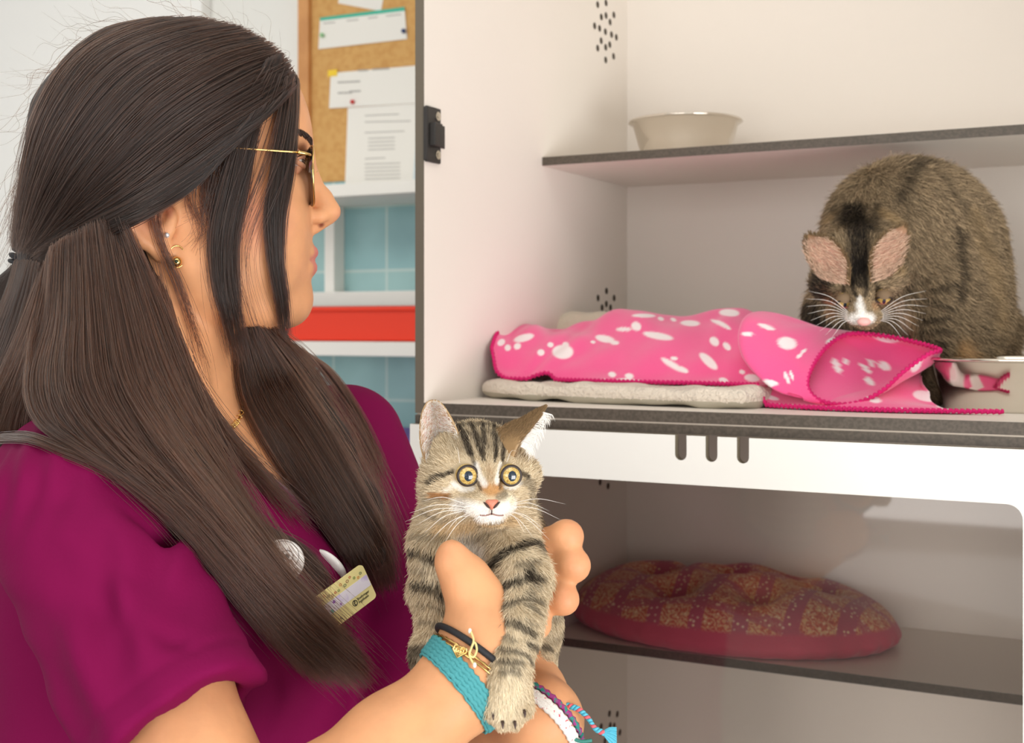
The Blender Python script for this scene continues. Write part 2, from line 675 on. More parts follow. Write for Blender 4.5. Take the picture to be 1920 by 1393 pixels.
def pin(px, py, m, label, r=.006):
    u, z = cw_z(px, py, PV - .006)
    b = MB().ball(cw(u, PV - .007, z), r, 14, 8)
    b.tube([cw(u, PV - .007, z), cw(u, PV - .001, z)], .0015, 6)
    o = b.build('push_pin', m, smooth=True)
    tag(o, label, 'push pin', 'push pins in the cork board')
    origin_to(o, cw(u, PV, z))


pin(757, 58, mat('navy_plastic', srgb(44, 62, 116), .35), 'navy push pin at the right end of the teal-banded strip')
pin(604, 66, mat('green_plastic', srgb(150, 206, 150), .35), 'light green push pin at the left end of the teal-banded strip')
pin(661, 191, mat('red_plastic', srgb(204, 40, 36), .35), 'red push pin holding the long letter')
u, z = cw_z(615, 132, PV - .004); u2, z2 = cw_z(632, 142, PV - .004)
o = MB().box((u, PV - .0045, z2), (u2, PV - .002, z), cw).build('sticky_tab', mat('yellow_paper', srgb(246, 210, 60), .7))
tag(o, 'small yellow sticky tab on the corner of the headed letter', 'sticky tab'); origin_to(o, cw(u, PV, z))

# ---- shelves on the back wall
M_shelf = mat('white_shelf', srgb(240, 238, 232), 0.45)


def board(name, y_top, y_bot, v0, label, cat='shelf', m=M_shelf, px=700, u0=None, u1=.45):
    u, zt = cw_z(px, y_top, v0)
    u, zb = cw_z(px, y_bot, v0)
    if u0 is None: u0 = cw_px(430, v0)
    o = MB().box((u0, v0, zb), (u1, WV - .012, zt), cw).build(name, m, bevel=.002)
    if label:
        tag(o, label, cat)
    origin_to(o, cw((u0 + u1) / 2, v0, zb))
    return zt, zb


board('wall_shelf', 341, 365, WV - .24, 'white wall shelf directly under the cork board')
board('wall_shelf', 546, 574, WV - .10, 'thin white ledge above the red band on the tiled wall')
board('wall_shelf', 641, 668, WV - .20, 'white shelf under the red band')
zt2, _ = cw_z(700, 641, WV - .17), 0
uR0, zr1 = cw_z(500, 579, WV - .17)
_, zr0 = cw_z(700, 640, WV - .2)
_, zr1 = cw_z(700, 574, WV - .17)
MR = mat('red_plastic_bin', srgb(236, 58, 28), 0.4)
rb = empty('storage_bin', cw(-.5, WV - .1, zr0), 'long bright red storage bin on the white wall shelf', 'storage bin')
MB().box((uR0, WV - .17, zr0), (.4, WV - .02, zr1), cw).build('bin_body', MR, rb, bevel=.004)
MB().box((uR0 - .004, WV - .177, zr1 - .012), (.404, WV - .013, zr1), cw).build('bin_rim', MR, rb, bevel=.003)
# white upright pipe, lower counter with a purple box
ub = cw_px(622, WV - .05)
_, za = cw_z(622, 400, WV - .05)
_, zb_ = cw_z(700, 546, WV - .1)
o = MB()
o.box((ub - .016, WV - .06, zb_), (ub + .014, WV - .0125, .36), cw)
o.box((ub - .03, WV - .03, zb_), (ub - .016, WV - .0125, .36), cw)
o = o.build('wall_conduit', M_shelf, bevel=.002)
tag(o, 'white upright conduit between the two upper wall shelves', 'conduit'); origin_to(o, cw(ub, WV - .03, zb_))
_, zp = cw_z(760, 822, WV - .4)
o = MB().box((-2.2, WV - .5, ZF), (.45, WV - .013, zp - .16), cw).build('base_cabinet', M_shelf, bevel=.003)
tag(o, 'low white base cabinet standing against the tiled wall', 'cabinet'); origin_to(o, cw(-.9, WV - .3, ZF))
pb = empty('storage_box', cw(-.7, WV - .3, zp - .16), 'purple storage box on the low cabinet behind the cage', 'box')
MPu = mat('purple_plastic', srgb(96, 72, 150), .5)
MB().box((-1.1, WV - .4, zp - .158), (-.2, WV - .15, zp - .02), cw).build('box_body', MPu, pb, bevel=.004)
MB().box((-1.11, WV - .41, zp - .02), (-.19, WV - .14, zp), cw).build('lid', MPu, pb, bevel=.004)

# ================================================================== the cat cages
CD = 0.60      # inner depth
CWD = 0.98     # inner width
T = 0.012
Zmid = -.0869
up = empty('cat_cage', cw(.45, .3, Zmid - T), 'upper white cat cage with a half shelf, the pink blanket and the tabby inside', 'cat cage')
lo = empty('cat_cage', cw(.45, .3, ZF), 'lower white cat cage with a glass door and the paisley cushion inside', 'cat cage')


def panel(name, u0, v0, z0, u1, v1, z1, par, edge='front', em=M_edge, ew=.0006, m=M_white):
    """a white laminate board with a dark front edge (second material on the v0 face)"""
    b = MB()
    b.box((u0, v0, z0), (u1, v1, z1), cw)
    o = b.build(name, [m, em], par)
    for p in o.data.polygons:
        n = p.normal
        if np.dot(np.array(n), -CV) > .9: p.material_index = 1
    return o


panel('side_panel', -T, 0, Zmid - T, 0, CD + T, .74, up, em=M_edge_grey)
panel('side_panel', CWD, 0, Zmid - T, CWD + T, CD + T, .74, up, em=M_edge_grey)
panel('back_panel', 0, CD, Zmid - T, CWD, CD + T, .74, up, em=M_white)
panel('bottom_panel', 0, 0, Zmid - T, CWD, CD, Zmid, up)
panel('top_panel', -T, -.002, .74, CWD + T, CD + T, .752, up)
_, zs = cw_z(1016, 295, .302)
panel('shelf', .0005, .302, zs - .0115, CWD - .0005, CD, zs, up)
# light reveal strip between the two units
b = MB(); b.box((-.010, .002, Zmid - T - .0016), (CWD + .01, CD, Zmid - T), cw)
b.build('spacer_strip', mat('pale_spacer', srgb(190, 180, 168), .5), up)
# lower unit
ZL1 = Zmid - T - .0016
LB = -.80
panel('side_panel', -T, 0, LB, 0, CD + T, ZL1 - .0095, lo)
panel('side_panel', CWD, 0, LB, CWD + T, CD + T, ZL1 - .0095, lo)
panel('back_panel', 0, CD, LB, CWD, CD + T, ZL1 - .0095, lo, em=M_white)
panel('top_panel', -T, 0, ZL1 - .0095, CWD + T, CD + T, ZL1, lo)
panel('bottom_panel', -T, 0, LB - T, CWD + T, CD + T, LB, lo)
MB().box((-T, .03, ZF), (CWD + T, CD, LB - T), cw).build('plinth', mat('plinth_grey', srgb(150, 146, 140), .6), lo)
_, zl = cw_z(1029, 1192, .323)
panel('shelf', .0005, .323, zl - .0115, CWD - .0005, CD, zl, lo)

# ventilation holes in the side wall as flat dark discs, the shade inside put into the colour
tops = [(515, 32), (572, 20), (540, 117), (572, 107), (626, 103), (600, 152), (494, 178), (528, 195), (568, 218), (610, 238), (643, 256), (539, 280), (598, 307), (570, 325), (515, 331), (624, 387), (570, 412), (560, -40), (600, -60)]
tops = [(980 + x * .2728, y * .2728) for x, y in tops]
mids = [(780 + x * .375, 540 + y * .375) for x, y in [(952, 15), (910, 50), (990, 50), (951, 80), (930, 98), (972, 98), (951, 130), (905, 150), (995, 160)]]
low1 = [(780 + x * .375, 540 + y * .375) for x, y in [(920, 970), (960, 990), (945, 940), (990, 945)]]
low2 = [(980 + x * .4896, 1000 + y * .4896) for x, y in [(332, 690), (362, 692), (300, 740), (335, 735), (350, 737), (372, 762), (350, 780), (315, 795), (345, 815), (300, 760)]]


def vent(pts, par):
    b = MB()
    for (x, y) in pts:
        k = (x - 960) / FPX
        v = (k * P0[1] - P0[0]) / (CV[0] - k * CV[1])
        Y = (P0 + CV * v)[1]
        z = -(y - HOR) / FPX * Y
        V = []
        for i in range(14):
            a = 2 * math.pi * i / 14
            V.append(cw(.0004, v + .0052 * math.cos(a), z + .0050 * math.sin(a)))
        V += [p + (cw(.0, 0, 0) - cw(.0003, 0, 0)) for p in V]
        b.add(V, [tuple(range(14))[::-1]] + [(i, (i + 1) % 14, 14 + (i + 1) % 14, 14 + i) for i in range(14)])
    b.build('vent_holes', M_hole, par)


vent(tops, up); vent(mids, up); vent(low1, lo); vent(low2, lo)

# hinge plate on the edge of the upper side panel
_, h1 = cw_z(805, 197, 0); _, h0 = cw_z(805, 302, 0)
hp = MB()
hp.box((.0002, .0, h0), (.0045, .030, h1), cw)
hp.box((.0045, .004, h0 + .018), (.0125, .021, h1 - .019), cw)
hp.box((.0045, .024, h0 + .018), (.0065, .036, h1 - .019), cw)
hp.box((-.0005, -.0015, h0 + .001), (.0040, .0005, h1 - .001), cw)
ho = hp.build('hinge_plate', M_black, up, bevel=.0012)
for zz in (h0 + .0095, h1 - .0095):
    c = cw(.0045, .022, zz)
    b = MB()
    b.tube([c, c + CU * .0015], .0052, 16)
    b.tube([c + CU * .0014, c + CU * .0022], .0028, 6)
    b.build('screw', M_steel, ho)

# the lower door: glass pane in a white rail, three finger slots
VD = -.012
zd1 = ZL1 - .0100
_, zd0 = cw_z(1492, 921, VD)
uS = [cw_px(x, VD) for x in (1276.5, 1334, 1393)]
_, s1 = cw_z(1334, 800, VD)
_, s0 = cw_z(1334, 866, VD)
uL, uRr = -.0115, cw_px(1918, VD)
door = None
sw = .0062
rail = MB()
V = []
F = []


def prism(b, poly, v0, v1):
    """extrude a polygon of (u,z) points between two depths"""
    n = len(poly)
    V = [cw(u, v0, z) for u, z in poly] + [cw(u, v1, z) for u, z in poly]
    b.add(V, [tuple(range(n)), tuple(range(2 * n - 1, n - 1, -1))] + [(i, i + n, (i + 1) % n + n, (i + 1) % n) for i in range(n)])


# rail outline: top edge with three open slots, then bottom edge with the rounded pane corner
pl = [(uL, zd0), (uL, zd1)]
for u in uS:
    pl += [(u - sw, zd1), (u - sw, s0 + sw)]
    pl += [(u - sw * math.cos(a), s0 + sw - sw * math.sin(a)) for a in np.linspace(.2, math.pi - .2, 9)]
    pl += [(u + sw, s0 + sw), (u + sw, zd1)]
pl += [(uRr + .045, zd1), (uRr + .045, LB), (uRr, LB)]
pl += [(uRr - .014 + .014 * math.cos(a), zd0 - .014 + .014 * math.sin(a)) for a in np.linspace(0, math.pi / 2, 8)]
M_door = mat('white_door', srgb(232, 230, 224), .3)
# triangulated faces of a concave outline: use bmesh for safety
import bmesh


def concave(poly, v0, v1, name, m, par, em=None):
    bm = bmesh.new()
    vs = [bm.verts.new(cw(u, v0, z)) for u, z in poly]
    f = bm.faces.new(vs)
    r = bmesh.ops.extrude_face_region(bm, geom=[f])
    d = Vector((cw(0, v1, 0) - cw(0, v0, 0)).tolist())
    bmesh.ops.translate(bm, verts=[g for g in r['geom'] if isinstance(g, bmesh.types.BMVert)], vec=d)
    bmesh.ops.recalc_face_normals(bm, faces=bm.faces)
    bmesh.ops.triangulate(bm, faces=[q for q in bm.faces if len(q.verts) > 4])
    me = bpy.data.meshes.new(name)
    bm.to_mesh(me); bm.free()
    o = put(name, me, [m] + ([em] if em else []), par, smooth=False)
    if em:
        for p in me.polygons:
            if abs(np.dot(np.array(p.normal), CV)) < .5: p.material_index = 1
    return o


M_dedge = mat('door_edge', srgb(120, 110, 92), .5)
door = concave(pl, VD, -.0015, 'door', M_door, lo, M_dedge)
gl = bpy.data.materials.new('door_glass')
gl.use_nodes = True
nt = gl.node_tree
nt.nodes.clear()
out = nt.nodes.new('ShaderNodeOutputMaterial')
tr = nt.nodes.new('ShaderNodeBsdfTransparent'); tr.inputs[0].default_value = (.96, .945, .935, 1)
gs = nt.nodes.new('ShaderNodeBsdfGlossy'); gs.inputs['Roughness'].default_value = .03
fr_ = nt.nodes.new('ShaderNodeFresnel'); fr_.inputs[0].default_value = 1.5
ms = nt.nodes.new('ShaderNodeMixShader')
nt.links.new(fr_.outputs[0], ms.inputs[0]); nt.links.new(tr.outputs[0], ms.inputs[1]); nt.links.new(gs.outputs[0], ms.inputs[2])
nt.links.new(ms.outputs[0], out.inputs[0])
# added neighbouring glass door, unseen, lets light into the lower cage
pr = MB()
prism(pr, [(uRr + .049, zd0), (uRr + .049, zd1), (CWD + .0115, zd1), (CWD + .0115, zd0)], VD, -.0015)
prism(pr, [(CWD - .03, LB), (CWD - .03, zd0), (CWD + .0115, zd0), (CWD + .0115, LB)], VD, -.0015)
d2 = pr.build('door', M_door, lo)
MB().box((uRr + .051, -.0085, LB + .01), (CWD - .02, -.0045, zd0 + .012), cw).build('glass_pane', gl, d2)
o = MB().box((uL + .004, -.0085, LB + .01), (uRr + .01, -.0045, zd0 + .012), cw).build('glass_pane', gl, door)
# ================================================================== the woman
HA = R(9)
HF = np.array([math.cos(HA), math.sin(HA), 0])      # where the face looks
HL = np.array([-math.sin(HA), math.cos(HA), 0])     # her left, away from the photographer
HM = np.stack([HF, HL, [0, 0, 1]], 1)
Ho = at(350, 330, 1.06)


def H(px, py, b=0.0):
    """a point on the middle plane of the head, moved sideways by b metres"""
    rx = (px - 960) / FPX
    t = (Ho[0] * HF[1] - Ho[1] * HF[0]) / (rx * HF[1] - HF[0])
    return at(px, py, t) + HL * b


# torso frame: forward, left, height relative to the eye line
TA = -R(19)
TF = np.array([math.cos(TA), math.sin(TA), 0])
TL = np.array([-math.sin(TA), math.cos(TA), 0])
TM = np.stack([TF, TL, [0, 0, 1]], 1)
Tc = np.array([-.243, 1.04, CAMZ])


def TT(f, s, z):
    return Tc + TF * f + TL * s + np.array([0, 0, z])


def torso(v, off, k=.04):
    v.cap(TT(-.035, -.01, -.02), TT(-.03, -.005, -.10), .050 - off, .055 - off, .01) if off > 0 else None
    v.ell(TT(.01, 0, -.215), np.array([.108, .155, .150]) - off, TM, k)
    v.cap(TT(-.02, -.13, -.128), TT(-.02, .15, -.118), .047 - off, None, k)
    v.cap(TT(-.03, -.03, -.065), TT(-.012, -.14, -.112), .045 - off, .052 - off, .03)
    v.cap(TT(-.03, .03, -.055), TT(-.012, .15, -.105), .045 - off, .052 - off, .03)
    v.ell(TT(-.045, -.045, -.215), np.array([.095, .125, .125]) - off, TM, k)
    v.cap(TT(-.06, -.12, -.120), TT(-.03, -.02, -.085), .046 - off, None, k)
    v.ell(TT(.085, -.072, -.215), np.array([.068, .066, .074]) - off, TM, .035)
    v.ell(TT(.085, .075, -.210), np.array([.068, .066, .074]) - off, TM, .035)
    v.ell(TT(-.05, -.045, -.40), np.array([.115, .125, .20]) - off, TM, k)
    v.ell(TT(.03, 0, -.42), np.array([.118, .140, .22]) - off, TM, .05)
    return v


# joints of the near (right) arm and the far (left) arm
SR, ER, WR = at(135, 965, .88), at(475, 1640, .745), at(868, 1284, .80)
SLf, EL, WL = TT(.035, .170, -.108), at(845, 1440, .98), at(1012, 1352, .875)

body = Vol([-.40, .68, CAMZ - .44], [.085, 1.25, CAMZ + .275], .0021)
# --- skull and face
body.ell(H(335, 265), (.100, .074, .100), HM, .01)
body.ell(H(440, 245), (.0605, .058, .072), HM, .02)
body.ell(H(446, 392), (.056, .057, .100), HM, .03)
body.ell(H(380, 440), (.075, .062, .070), HM, .03)
for sd in (-1, 1):
    body.ell(H(492, 415, sd * .031), (.034, .030, .042), HM, .02)
    body.ell(H(455, 505, sd * .027), (.046, .030, .038), HM, .02)
    body.chain([H(375, 500, sd * .053), H(420, 560, sd * .047), H(490, 580, sd * .030), H(540, 575, sd * .010)], [.018, .016, .015, .014], .02)
    body.cap(H(548, 283, sd * .014), H(535, 279, sd * .040), .0085, .008, .012)
body.ell(H(529, 487), (.0230, .026, .036), HM, .015)
body.ell(H(539, 562), (.0160, .018, .0165), HM, .012)
body.ell(H(490, 560), (.035, .028, .020), HM, .02)
for sd in (-1, 1):
    body.ell(H(574, 309, sd * .032), (.014, .017, .010), HM, .012, 's')
body.chain([H(566, 292), H(583, 335), H(604, 372), H(617, 393)], [.0065, .0065, .0080, .0088], .010)
body.ell(H(615, 398), (.0105, .0095, .0085), HM, .004)
for sd in (-1, 1):
    body.ell(H(598, 408, sd * .0095), (.0085, .0065, .0065), HM, .004)
    body.cap(H(603, 424, sd * .0062), H(608, 414, sd * .005), .0030, .0024, .002, 's')
body.cap(H(615, 412), H(590, 428), .0048, .0052, .004)
body.chain([H(585, 474), H(577, 477, .010), H(560, 484, .021)], [.0052, .0050, .0030], .0035)
body.chain([H(585, 474), H(577, 477, -.010), H(560, 484, -.021)], [.0052, .0050, .0030], .0035)
body.chain([H(578.5, 502), H(572, 500, .010), H(556, 491, .020)], [.0068, .0060, .0033], .004)
body.chain([H(578.5, 502), H(572, 500, -.010), H(556, 491, -.020)], [.0068, .0060, .0033], .004)
for sd in (-1, 1):
    body.chain([H(594, 487), H(582, 488, sd * .011), H(549, 486, sd * .026)], [.0012, .0012, .0014], .0025, 's')
# --- ears
for sd in (-1, 1):
    e = lambda x, y, b: H(x, y, sd * b)
    body.chain([e(322, 412, .070), e(300, 388, .078), e(272, 386, .083), e(258, 405, .084), e(266, 435, .082), e(290, 463, .077), e(318, 482, .071)],
               [.0040, .0042, .0042, .0042, .0042, .0048, .0058], .003)
    body.ell(e(300, 430, .073), (.022, .0055, .021), HM, .004)
    body.ell(e(322, 478, .070), (.009, .0045, .009), HM, .004)
    body.chain([e(285, 400, .080), e(280, 425, .080), e(300, 448, .077)], [.0026, .0028, .0026], .003)
    body.ell(e(318, 418, .079), (.0075, .0075, .008), HM, .003, 's')
    body.ell(e(338, 420, .070), (.004, .004, .006), HM, .003)
# --- neck and trunk (inside the clothes)
body.chain([H(330, 500), at(318, 640, 1.05), at(315, 800, 1.03)], [.056, .0525, .056], .02)
body.chain([H(300, 520, -.045), at(350, 690, .995), at(405, 800, .965)], [.010, .011, .009], .016)
torso(body, .006, .03)
# --- near arm
body.chain([SR, (SR + ER) / 2 + [0, .004, .0], ER], [.040, .041, .034], .03)
fm = ER * .68 + WR * .32
body.chain([ER, fm, ER * .35 + WR * .65, WR], [.033, .0365, .0315, .0255], .02)
ax = norm(WR - ER)
wn = np.array([-.57 * 1.0, 0, .82]); wn = norm(wn - ax * (wn @ ax)); wb = np.cross(ax, wn)
body.ell(WR, (.030, .0285, .021), np.stack([ax, wn, wb], 1), .01)
# near hand: heel, thenar and thumb in front of the kitten, the fingers behind it
hh = at(902, 1210, .812)
body.chain([WR, hh, at(938, 1160, .846), at(975, 1100, .884)], [.024, .0240, .0205, .0165], .010)
body.chain([WR, hh, at(892, 1125, .822), at(872, 1085, .822), at(852, 1056, .823)], [.022, .0235, .0180, .0150, .0118], .012)
body.ell(at(846, 1050, .8225), (.0105, .0100, .0135), None, .004)
fing = [
    ([(975, 1062, .892), (1018, 1026, .888), (1062, 1006, .878), (1060, 1012, .903), (1030, 1022, .918)], [.0130, .0122, .0106, .0090, .0078]),
    ([(975, 1092, .888), (1036, 1072, .880), (1075, 1060, .870), (1072, 1064, .898), (1036, 1070, .914)], [.0124, .0116, .0104, .0090, .0078]),
    ([(970, 1125, .882), (1022, 1120, .872), (1056, 1124, .864), (1056, 1122, .890), (1024, 1120, .906)], [.0112, .0104, .0095, .0086, .0075]),
    ([(955, 1150, .872), (986, 1160, .868), (1006, 1172, .862), (1008, 1166, .880), (995, 1152, .895)], [.0102, .0094, .0086, .0078, .0070]),
]
for pts, rr in fing:
    P_ = [at(*p) for p in pts]
    body.chain(P_, rr, .009)
    body.ell(P_[2], (rr[2] * 1.0, rr[2], rr[2] * .96), None, .004)
body.chain([at(955, 1130, .868), at(990, 1060, .890)], [.014, .013], .012)
# --- far arm, the hand bends up under and behind the kitten
body.chain([SLf, (SLf + EL) / 2, EL], [.040, .038, .034], .03)
body.chain([EL, EL * .6 + WL * .4, WL], [.034, .037, .0285], .02)
hl = at(1000, 1300, .915)
body.chain([WL, hl, at(975, 1240, .93), at(955, 1200, .945)], [.027, .023, .021, .015], .012)
for i, (dx, dy) in enumerate([(-62, -78), (-30, -98), (5, -100), (34, -84)]):
    a_ = at(950 + i * 14, 1225 - i * 5, .946)
    b_ = at(950 + i * 14 + dx * .55, 1225 + dy * .6, .962)
    c_ = at(950 + i * 14 + dx * .8, 1225 + dy, .955)
    body.chain([a_, b_, c_], [.0098, .0090, .0075], .006)
body.chain([hl, at(940, 1270, .905), at(900, 1262, .90)], [.016, .0125, .0095], .012)
bV, bF = body.mesh(1)
del body
print('body', len(bV))
# skin tint: lips, cheek, ear, knuckles
base = np.array(srgb(216, 156, 112))
C = np.tile(base, (len(bV), 1))


def paint(C, V, c, r, col, soft=.5, amt=1.0, M=None):
    d = (V - np.array(c))
    if M is not None: d = d @ np.array(M)
    d = np.linalg.norm(d / np.array(r), axis=1)
    w = np.clip((1 - d) / soft, 0, 1) * amt
    C[:] = C * (1 - w[:, None]) + np.array(col) * w[:, None]


for sd in (-1, 1):
    paint(C, bV, H(480, 420, sd * .05), (.038, .04, .038), srgb(222, 138, 118), .8, .55, HM)
    paint(C, bV, H(295, 420, sd * .08), (.022, .02, .022), srgb(218, 138, 112), .8, .5, HM)
    paint(C, bV, H(603, 424, sd * .0062), (.004, .004, .0035), srgb(110, 40, 30), .6, .9, HM)
    paint(C, bV, H(335, 408, sd * .074), (.006, .012, .010), srgb(150, 78, 56), .6, .8, HM)
    lipc = srgb(196, 112, 108)
    for a_, b_, r_ in [((585, 474, 0), (560, 484, .022), .0062), ((580, 502, 0), (560, 492, .019), .0072)]:
        for t in np.linspace(0, 1, 9):
            p = H(a_[0] * (1 - t) + b_[0] * t, a_[1] * (1 - t) + b_[1] * t, sd * (a_[2] * (1 - t) + b_[2] * t))
            paint(C, bV, p, (r_ * (1 - .4 * t) + .002,) * 3, lipc, .35, .75)
paint(C, bV, H(628, 400), (.010, .010, .009), srgb(218, 142, 118), .8, .5, HM)
for p in [(1076, 1003, .872), (1085, 1060, .864), (1064, 1124, .858), (852, 1045, .82)]:
    paint(C, bV, at(*p), (.012,) * 3, srgb(226, 140, 108), .9, .45)
me = mesh_np('person_body', bV, bF)
vcol(me, 'skin', C)
M_skin = mat_attr('skin', 'skin', .48, spec=.35, sss=.10, bump=(260, .12, .0012))
# fine mottling of the skin on top of the painted tint
nt = M_skin.node_tree
b = nt.nodes['Principled BSDF']
at_ = [n for n in nt.nodes if n.type == 'ATTRIBUTE'][0]
nz = nt.nodes.new('ShaderNodeTexNoise'); nz.inputs['Scale'].default_value = 45; nz.inputs['Detail'].default_value = 6
mr = nt.nodes.new('ShaderNodeMapRange'); mr.inputs[1].default_value = .35; mr.inputs[2].default_value = .65; mr.inputs[3].default_value = .93; mr.inputs[4].default_value = 1.05
mx = nt.nodes.new('ShaderNodeVectorMath'); mx.operation = 'SCALE'
nt.links.new(nt.nodes['Texture Coordinate'].outputs['Object'], nz.inputs['Vector'])
nt.links.new(nz.outputs['Fac'], mr.inputs[0]); nt.links.new(at_.outputs['Color'], mx.inputs[0]); nt.links.new(mr.outputs[0], mx.inputs['Scale'])
nt.links.new(mx.outputs[0], b.inputs['Base Color'])

woman = empty('person', (Tc[0], Tc[1], 0), 'woman with long dark half-up hair, glasses and magenta scrub top, holding a tabby kitten', 'person')
bodyo = put('body', me, M_skin, woman)

# --- scrub top
shirt = Vol([-.47, .66, CAMZ - .70], [.06, 1.33, CAMZ - .01], .0030)
torso(shirt, 0)
shirt.ell(TT(-.005, 0, -.60), (.135, .178, .14), TM, .05)


def sleeve(vol, S, E, r0, r1, hem, rin0, rin1, seed, hemdir=None):
    ab = E - S
    L = np.linalg.norm(ab)
    a = ab / L
    hd = a if hemdir is None else norm(hemdir)
    hp = S + a * hem
    x1 = norm(np.cross(a, [0, 0, 1])); x2 = np.cross(a, x1)
    rnd = random.Random(seed)
    waves = [(rnd.uniform(25, 80), rnd.uniform(-2.4, 2.4), rnd.uniform(0, 6.28), rnd.uniform(.0008, .0018)) for _ in range(6)]

    def f(X, Y, Z):
        dx, dy, dz = X - S[0], Y - S[1], Z - S[2]
        t = dx * a[0] + dy * a[1] + dz * a[2]
        tc = np.clip(t, 0, hem * 1.3)
        q1 = dx * x1[0] + dy * x1[1] + dz * x1[2]
        q2 = dx * x2[0] + dy * x2[1] + dz * x2[2]
        q = np.sqrt((dx - tc * a[0]) ** 2 + (dy - tc * a[1]) ** 2 + (dz - tc * a[2]) ** 2)
        ang = np.arctan2(q2, q1)
        s = tc / (hem * 1.0)
        r = r0 + (r1 - r0) * s
        fade = np.clip(s * 1.6, 0, 1)
        for (w, m, ph, am) in waves:
            r = r + am * fade * np.sin(w * t + m * ang + ph)
        rin = rin0 + (rin1 - rin0) * tc / L
        pl = (X - hp[0]) * hd[0] + (Y - hp[1]) * hd[1] + (Z - hp[2]) * hd[2]
        inner = np.where(t > hem - .020, rin + .002 - q, -1.0)
        band = np.where((pl > -.022) & (pl < -.0195), .0026, 0)
        return np.maximum(np.maximum(q - r + band, pl), inner)
    lo_ = np.minimum(S, hp) - .09; hi_ = np.maximum(S, hp) + .09
    vol.op(f, lo_, hi_, .016, 'u')


sleeve(shirt, SR, ER, .057, .0600, .178, .044, .038, 5, hemdir=at(500, 1560, .77) - at(130, 955, .87))
sleeve(shirt, SLf, EL, .054, .062, .30, .047, .036, 8)
# folds: raised ridges and hollows around the armhole and over the chest
F_ = lambda pts, r, k, mode: shirt.chain([at(*p) for p in pts], r, k, mode)
F_([(205, 862, .835), (262, 960, .832), (330, 1075, .845), (372, 1180, .86)], [.004, .007, .008, .004], .012, 's')
F_([(330, 985, .87), (400, 1070, .872), (470, 1180, .87), (500, 1260, .87)], [.003, .006, .006, .003], .020, 's')
F_([(560, 1180, .84), (640, 1250, .85), (700, 1330, .87)], [.003, .005, .003], .02, 's')
F_([(640, 740, 1.09), (700, 850, 1.04), (745, 960, 1.0)], [.003, .006, .004], .02, 's')
F_([(590, 760, 1.07), (650, 860, 1.02), (700, 960, .98)], [.004, .006, .003], .02, 'u')
F_([(60, 985, .80), (160, 1010, .79), (250, 1080, .79)], [.002, .004, .002], .02, 's')
F_([(100, 1120, .78), (220, 1130, .765), (330, 1200, .77)], [.002, .004, .002], .02, 's')
F_([(480, 1290, .86), (560, 1330, .86), (600, 1420, .87)], [.004, .007, .004], .02, 's')
# creases: groups of soft ripples fading out from where the cloth is pulled
def ripple(c, d, lam, amp, rad, bend=0.0, ph=0.0):
    c = at(*c); d = norm(d); pr = norm(np.cross(d, [0, 1, 0]))

    def f(X, Y, Z):
        dx, dy, dz = X - c[0], Y - c[1], Z - c[2]
        t = dx * d[0] + dy * d[1] + dz * d[2]
        q = dx * pr[0] + dy * pr[1] + dz * pr[2]
        g = np.exp(-((t / rad[0]) ** 2 + (q / rad[1]) ** 2 + (dy / .09) ** 2))
        w = np.sin((t + bend * q * q + .25 * q * np.sin(q * 30)) * 6.283 / lam + ph)
        return amp * g * (np.sign(w) * np.abs(w) ** .8)
    sub = shirt._sub(c - .13, c + .13)
    if sub is None: return
    sl, X, Y, Z = sub
    shirt.d[sl] = shirt.d[sl] + f(X, Y, Z).astype(np.float32)


ripple((285, 985, .84), (1, 0, .55), .030, .0032, (.040, .055), 6)
ripple((360, 1120, .86), (1, 0, .30), .034, .0022, (.040, .07), 4, 1)
ripple((120, 1090, .79), (.5, 0, 1), .046, .0030, (.07, .05), 5, .5)
ripple((240, 1200, .78), (.9, 0, .5), .040, .0026, (.05, .04), -5, 2)
ripple((70, 1290, .78), (.2, 0, 1), .050, .0028, (.07, .06), 3, 1)
ripple((560, 1290, .86), (1, 0, .1), .036, .0040, (.05, .07), 4, 0)
ripple((640, 1180, .87), (1, 0, -.5), .040, .0028, (.05, .06), 5, 1)
ripple((690, 820, 1.05), (1, 0, .6), .030, .0034, (.04, .07), -4, 1)
ripple((740, 1000, .97), (1, 0, .25), .026, .0022, (.03, .07), 3, 0)
ripple((60, 880, .84), (.9, 0, .2), .022, .0022, (.05, .03), 3, 0)
# neckline: a V cut in the front, open around the neck
zt, za = -.070, -.190
vp = poly_sdf([(-.078, zt + .15), (-.078, zt), (-.046, -.120), (-.004, za), (.004, za), (.046, -.115), (.075, zt), (.075, zt + .15)])


def vcut(X, Y, Z):
    f = (X - Tc[0]) * TF[0] + (Y - Tc[1]) * TF[1]
    s = (X - Tc[0]) * TL[0] + (Y - Tc[1]) * TL[1]
    return np.maximum(vp(s + 0 * Z, Z - CAMZ + 0 * s), -(f + .015))


shirt.op(vcut, TT(0, -.1, -.2) - .05, TT(.15, .1, 0) + .08, 0, 's')
shirt.cap(TT(-.035, -.005, .05), TT(-.03, -.003, -.060), .0640, .0600, .004, 's')
sV, sF = shirt.mesh(1)
del shirt
print('shirt', len(sV))
me = mesh_np('scrub_top', sV, sF)
M_scrub = mat('magenta_cotton', srgb(116, 9, 66), .8, sheen=0, spec=.12, bump=(420, .25, .0010))
shirto = put('scrub_top', me, M_scrub, woman)
shirt_bvh = bvh_of(sV, sF)
body_bvh = bvh_of(bV, bF)

# ribbed neckband laid along the V
def ray(bvh, o, d, maxd=2.0):
    h = bvh.ray_cast(Vector([float(x) for x in o]), Vector([float(x) for x in d]), maxd)
    return None if h[0] is None else (np.array(h[0]), np.array(h[1]))


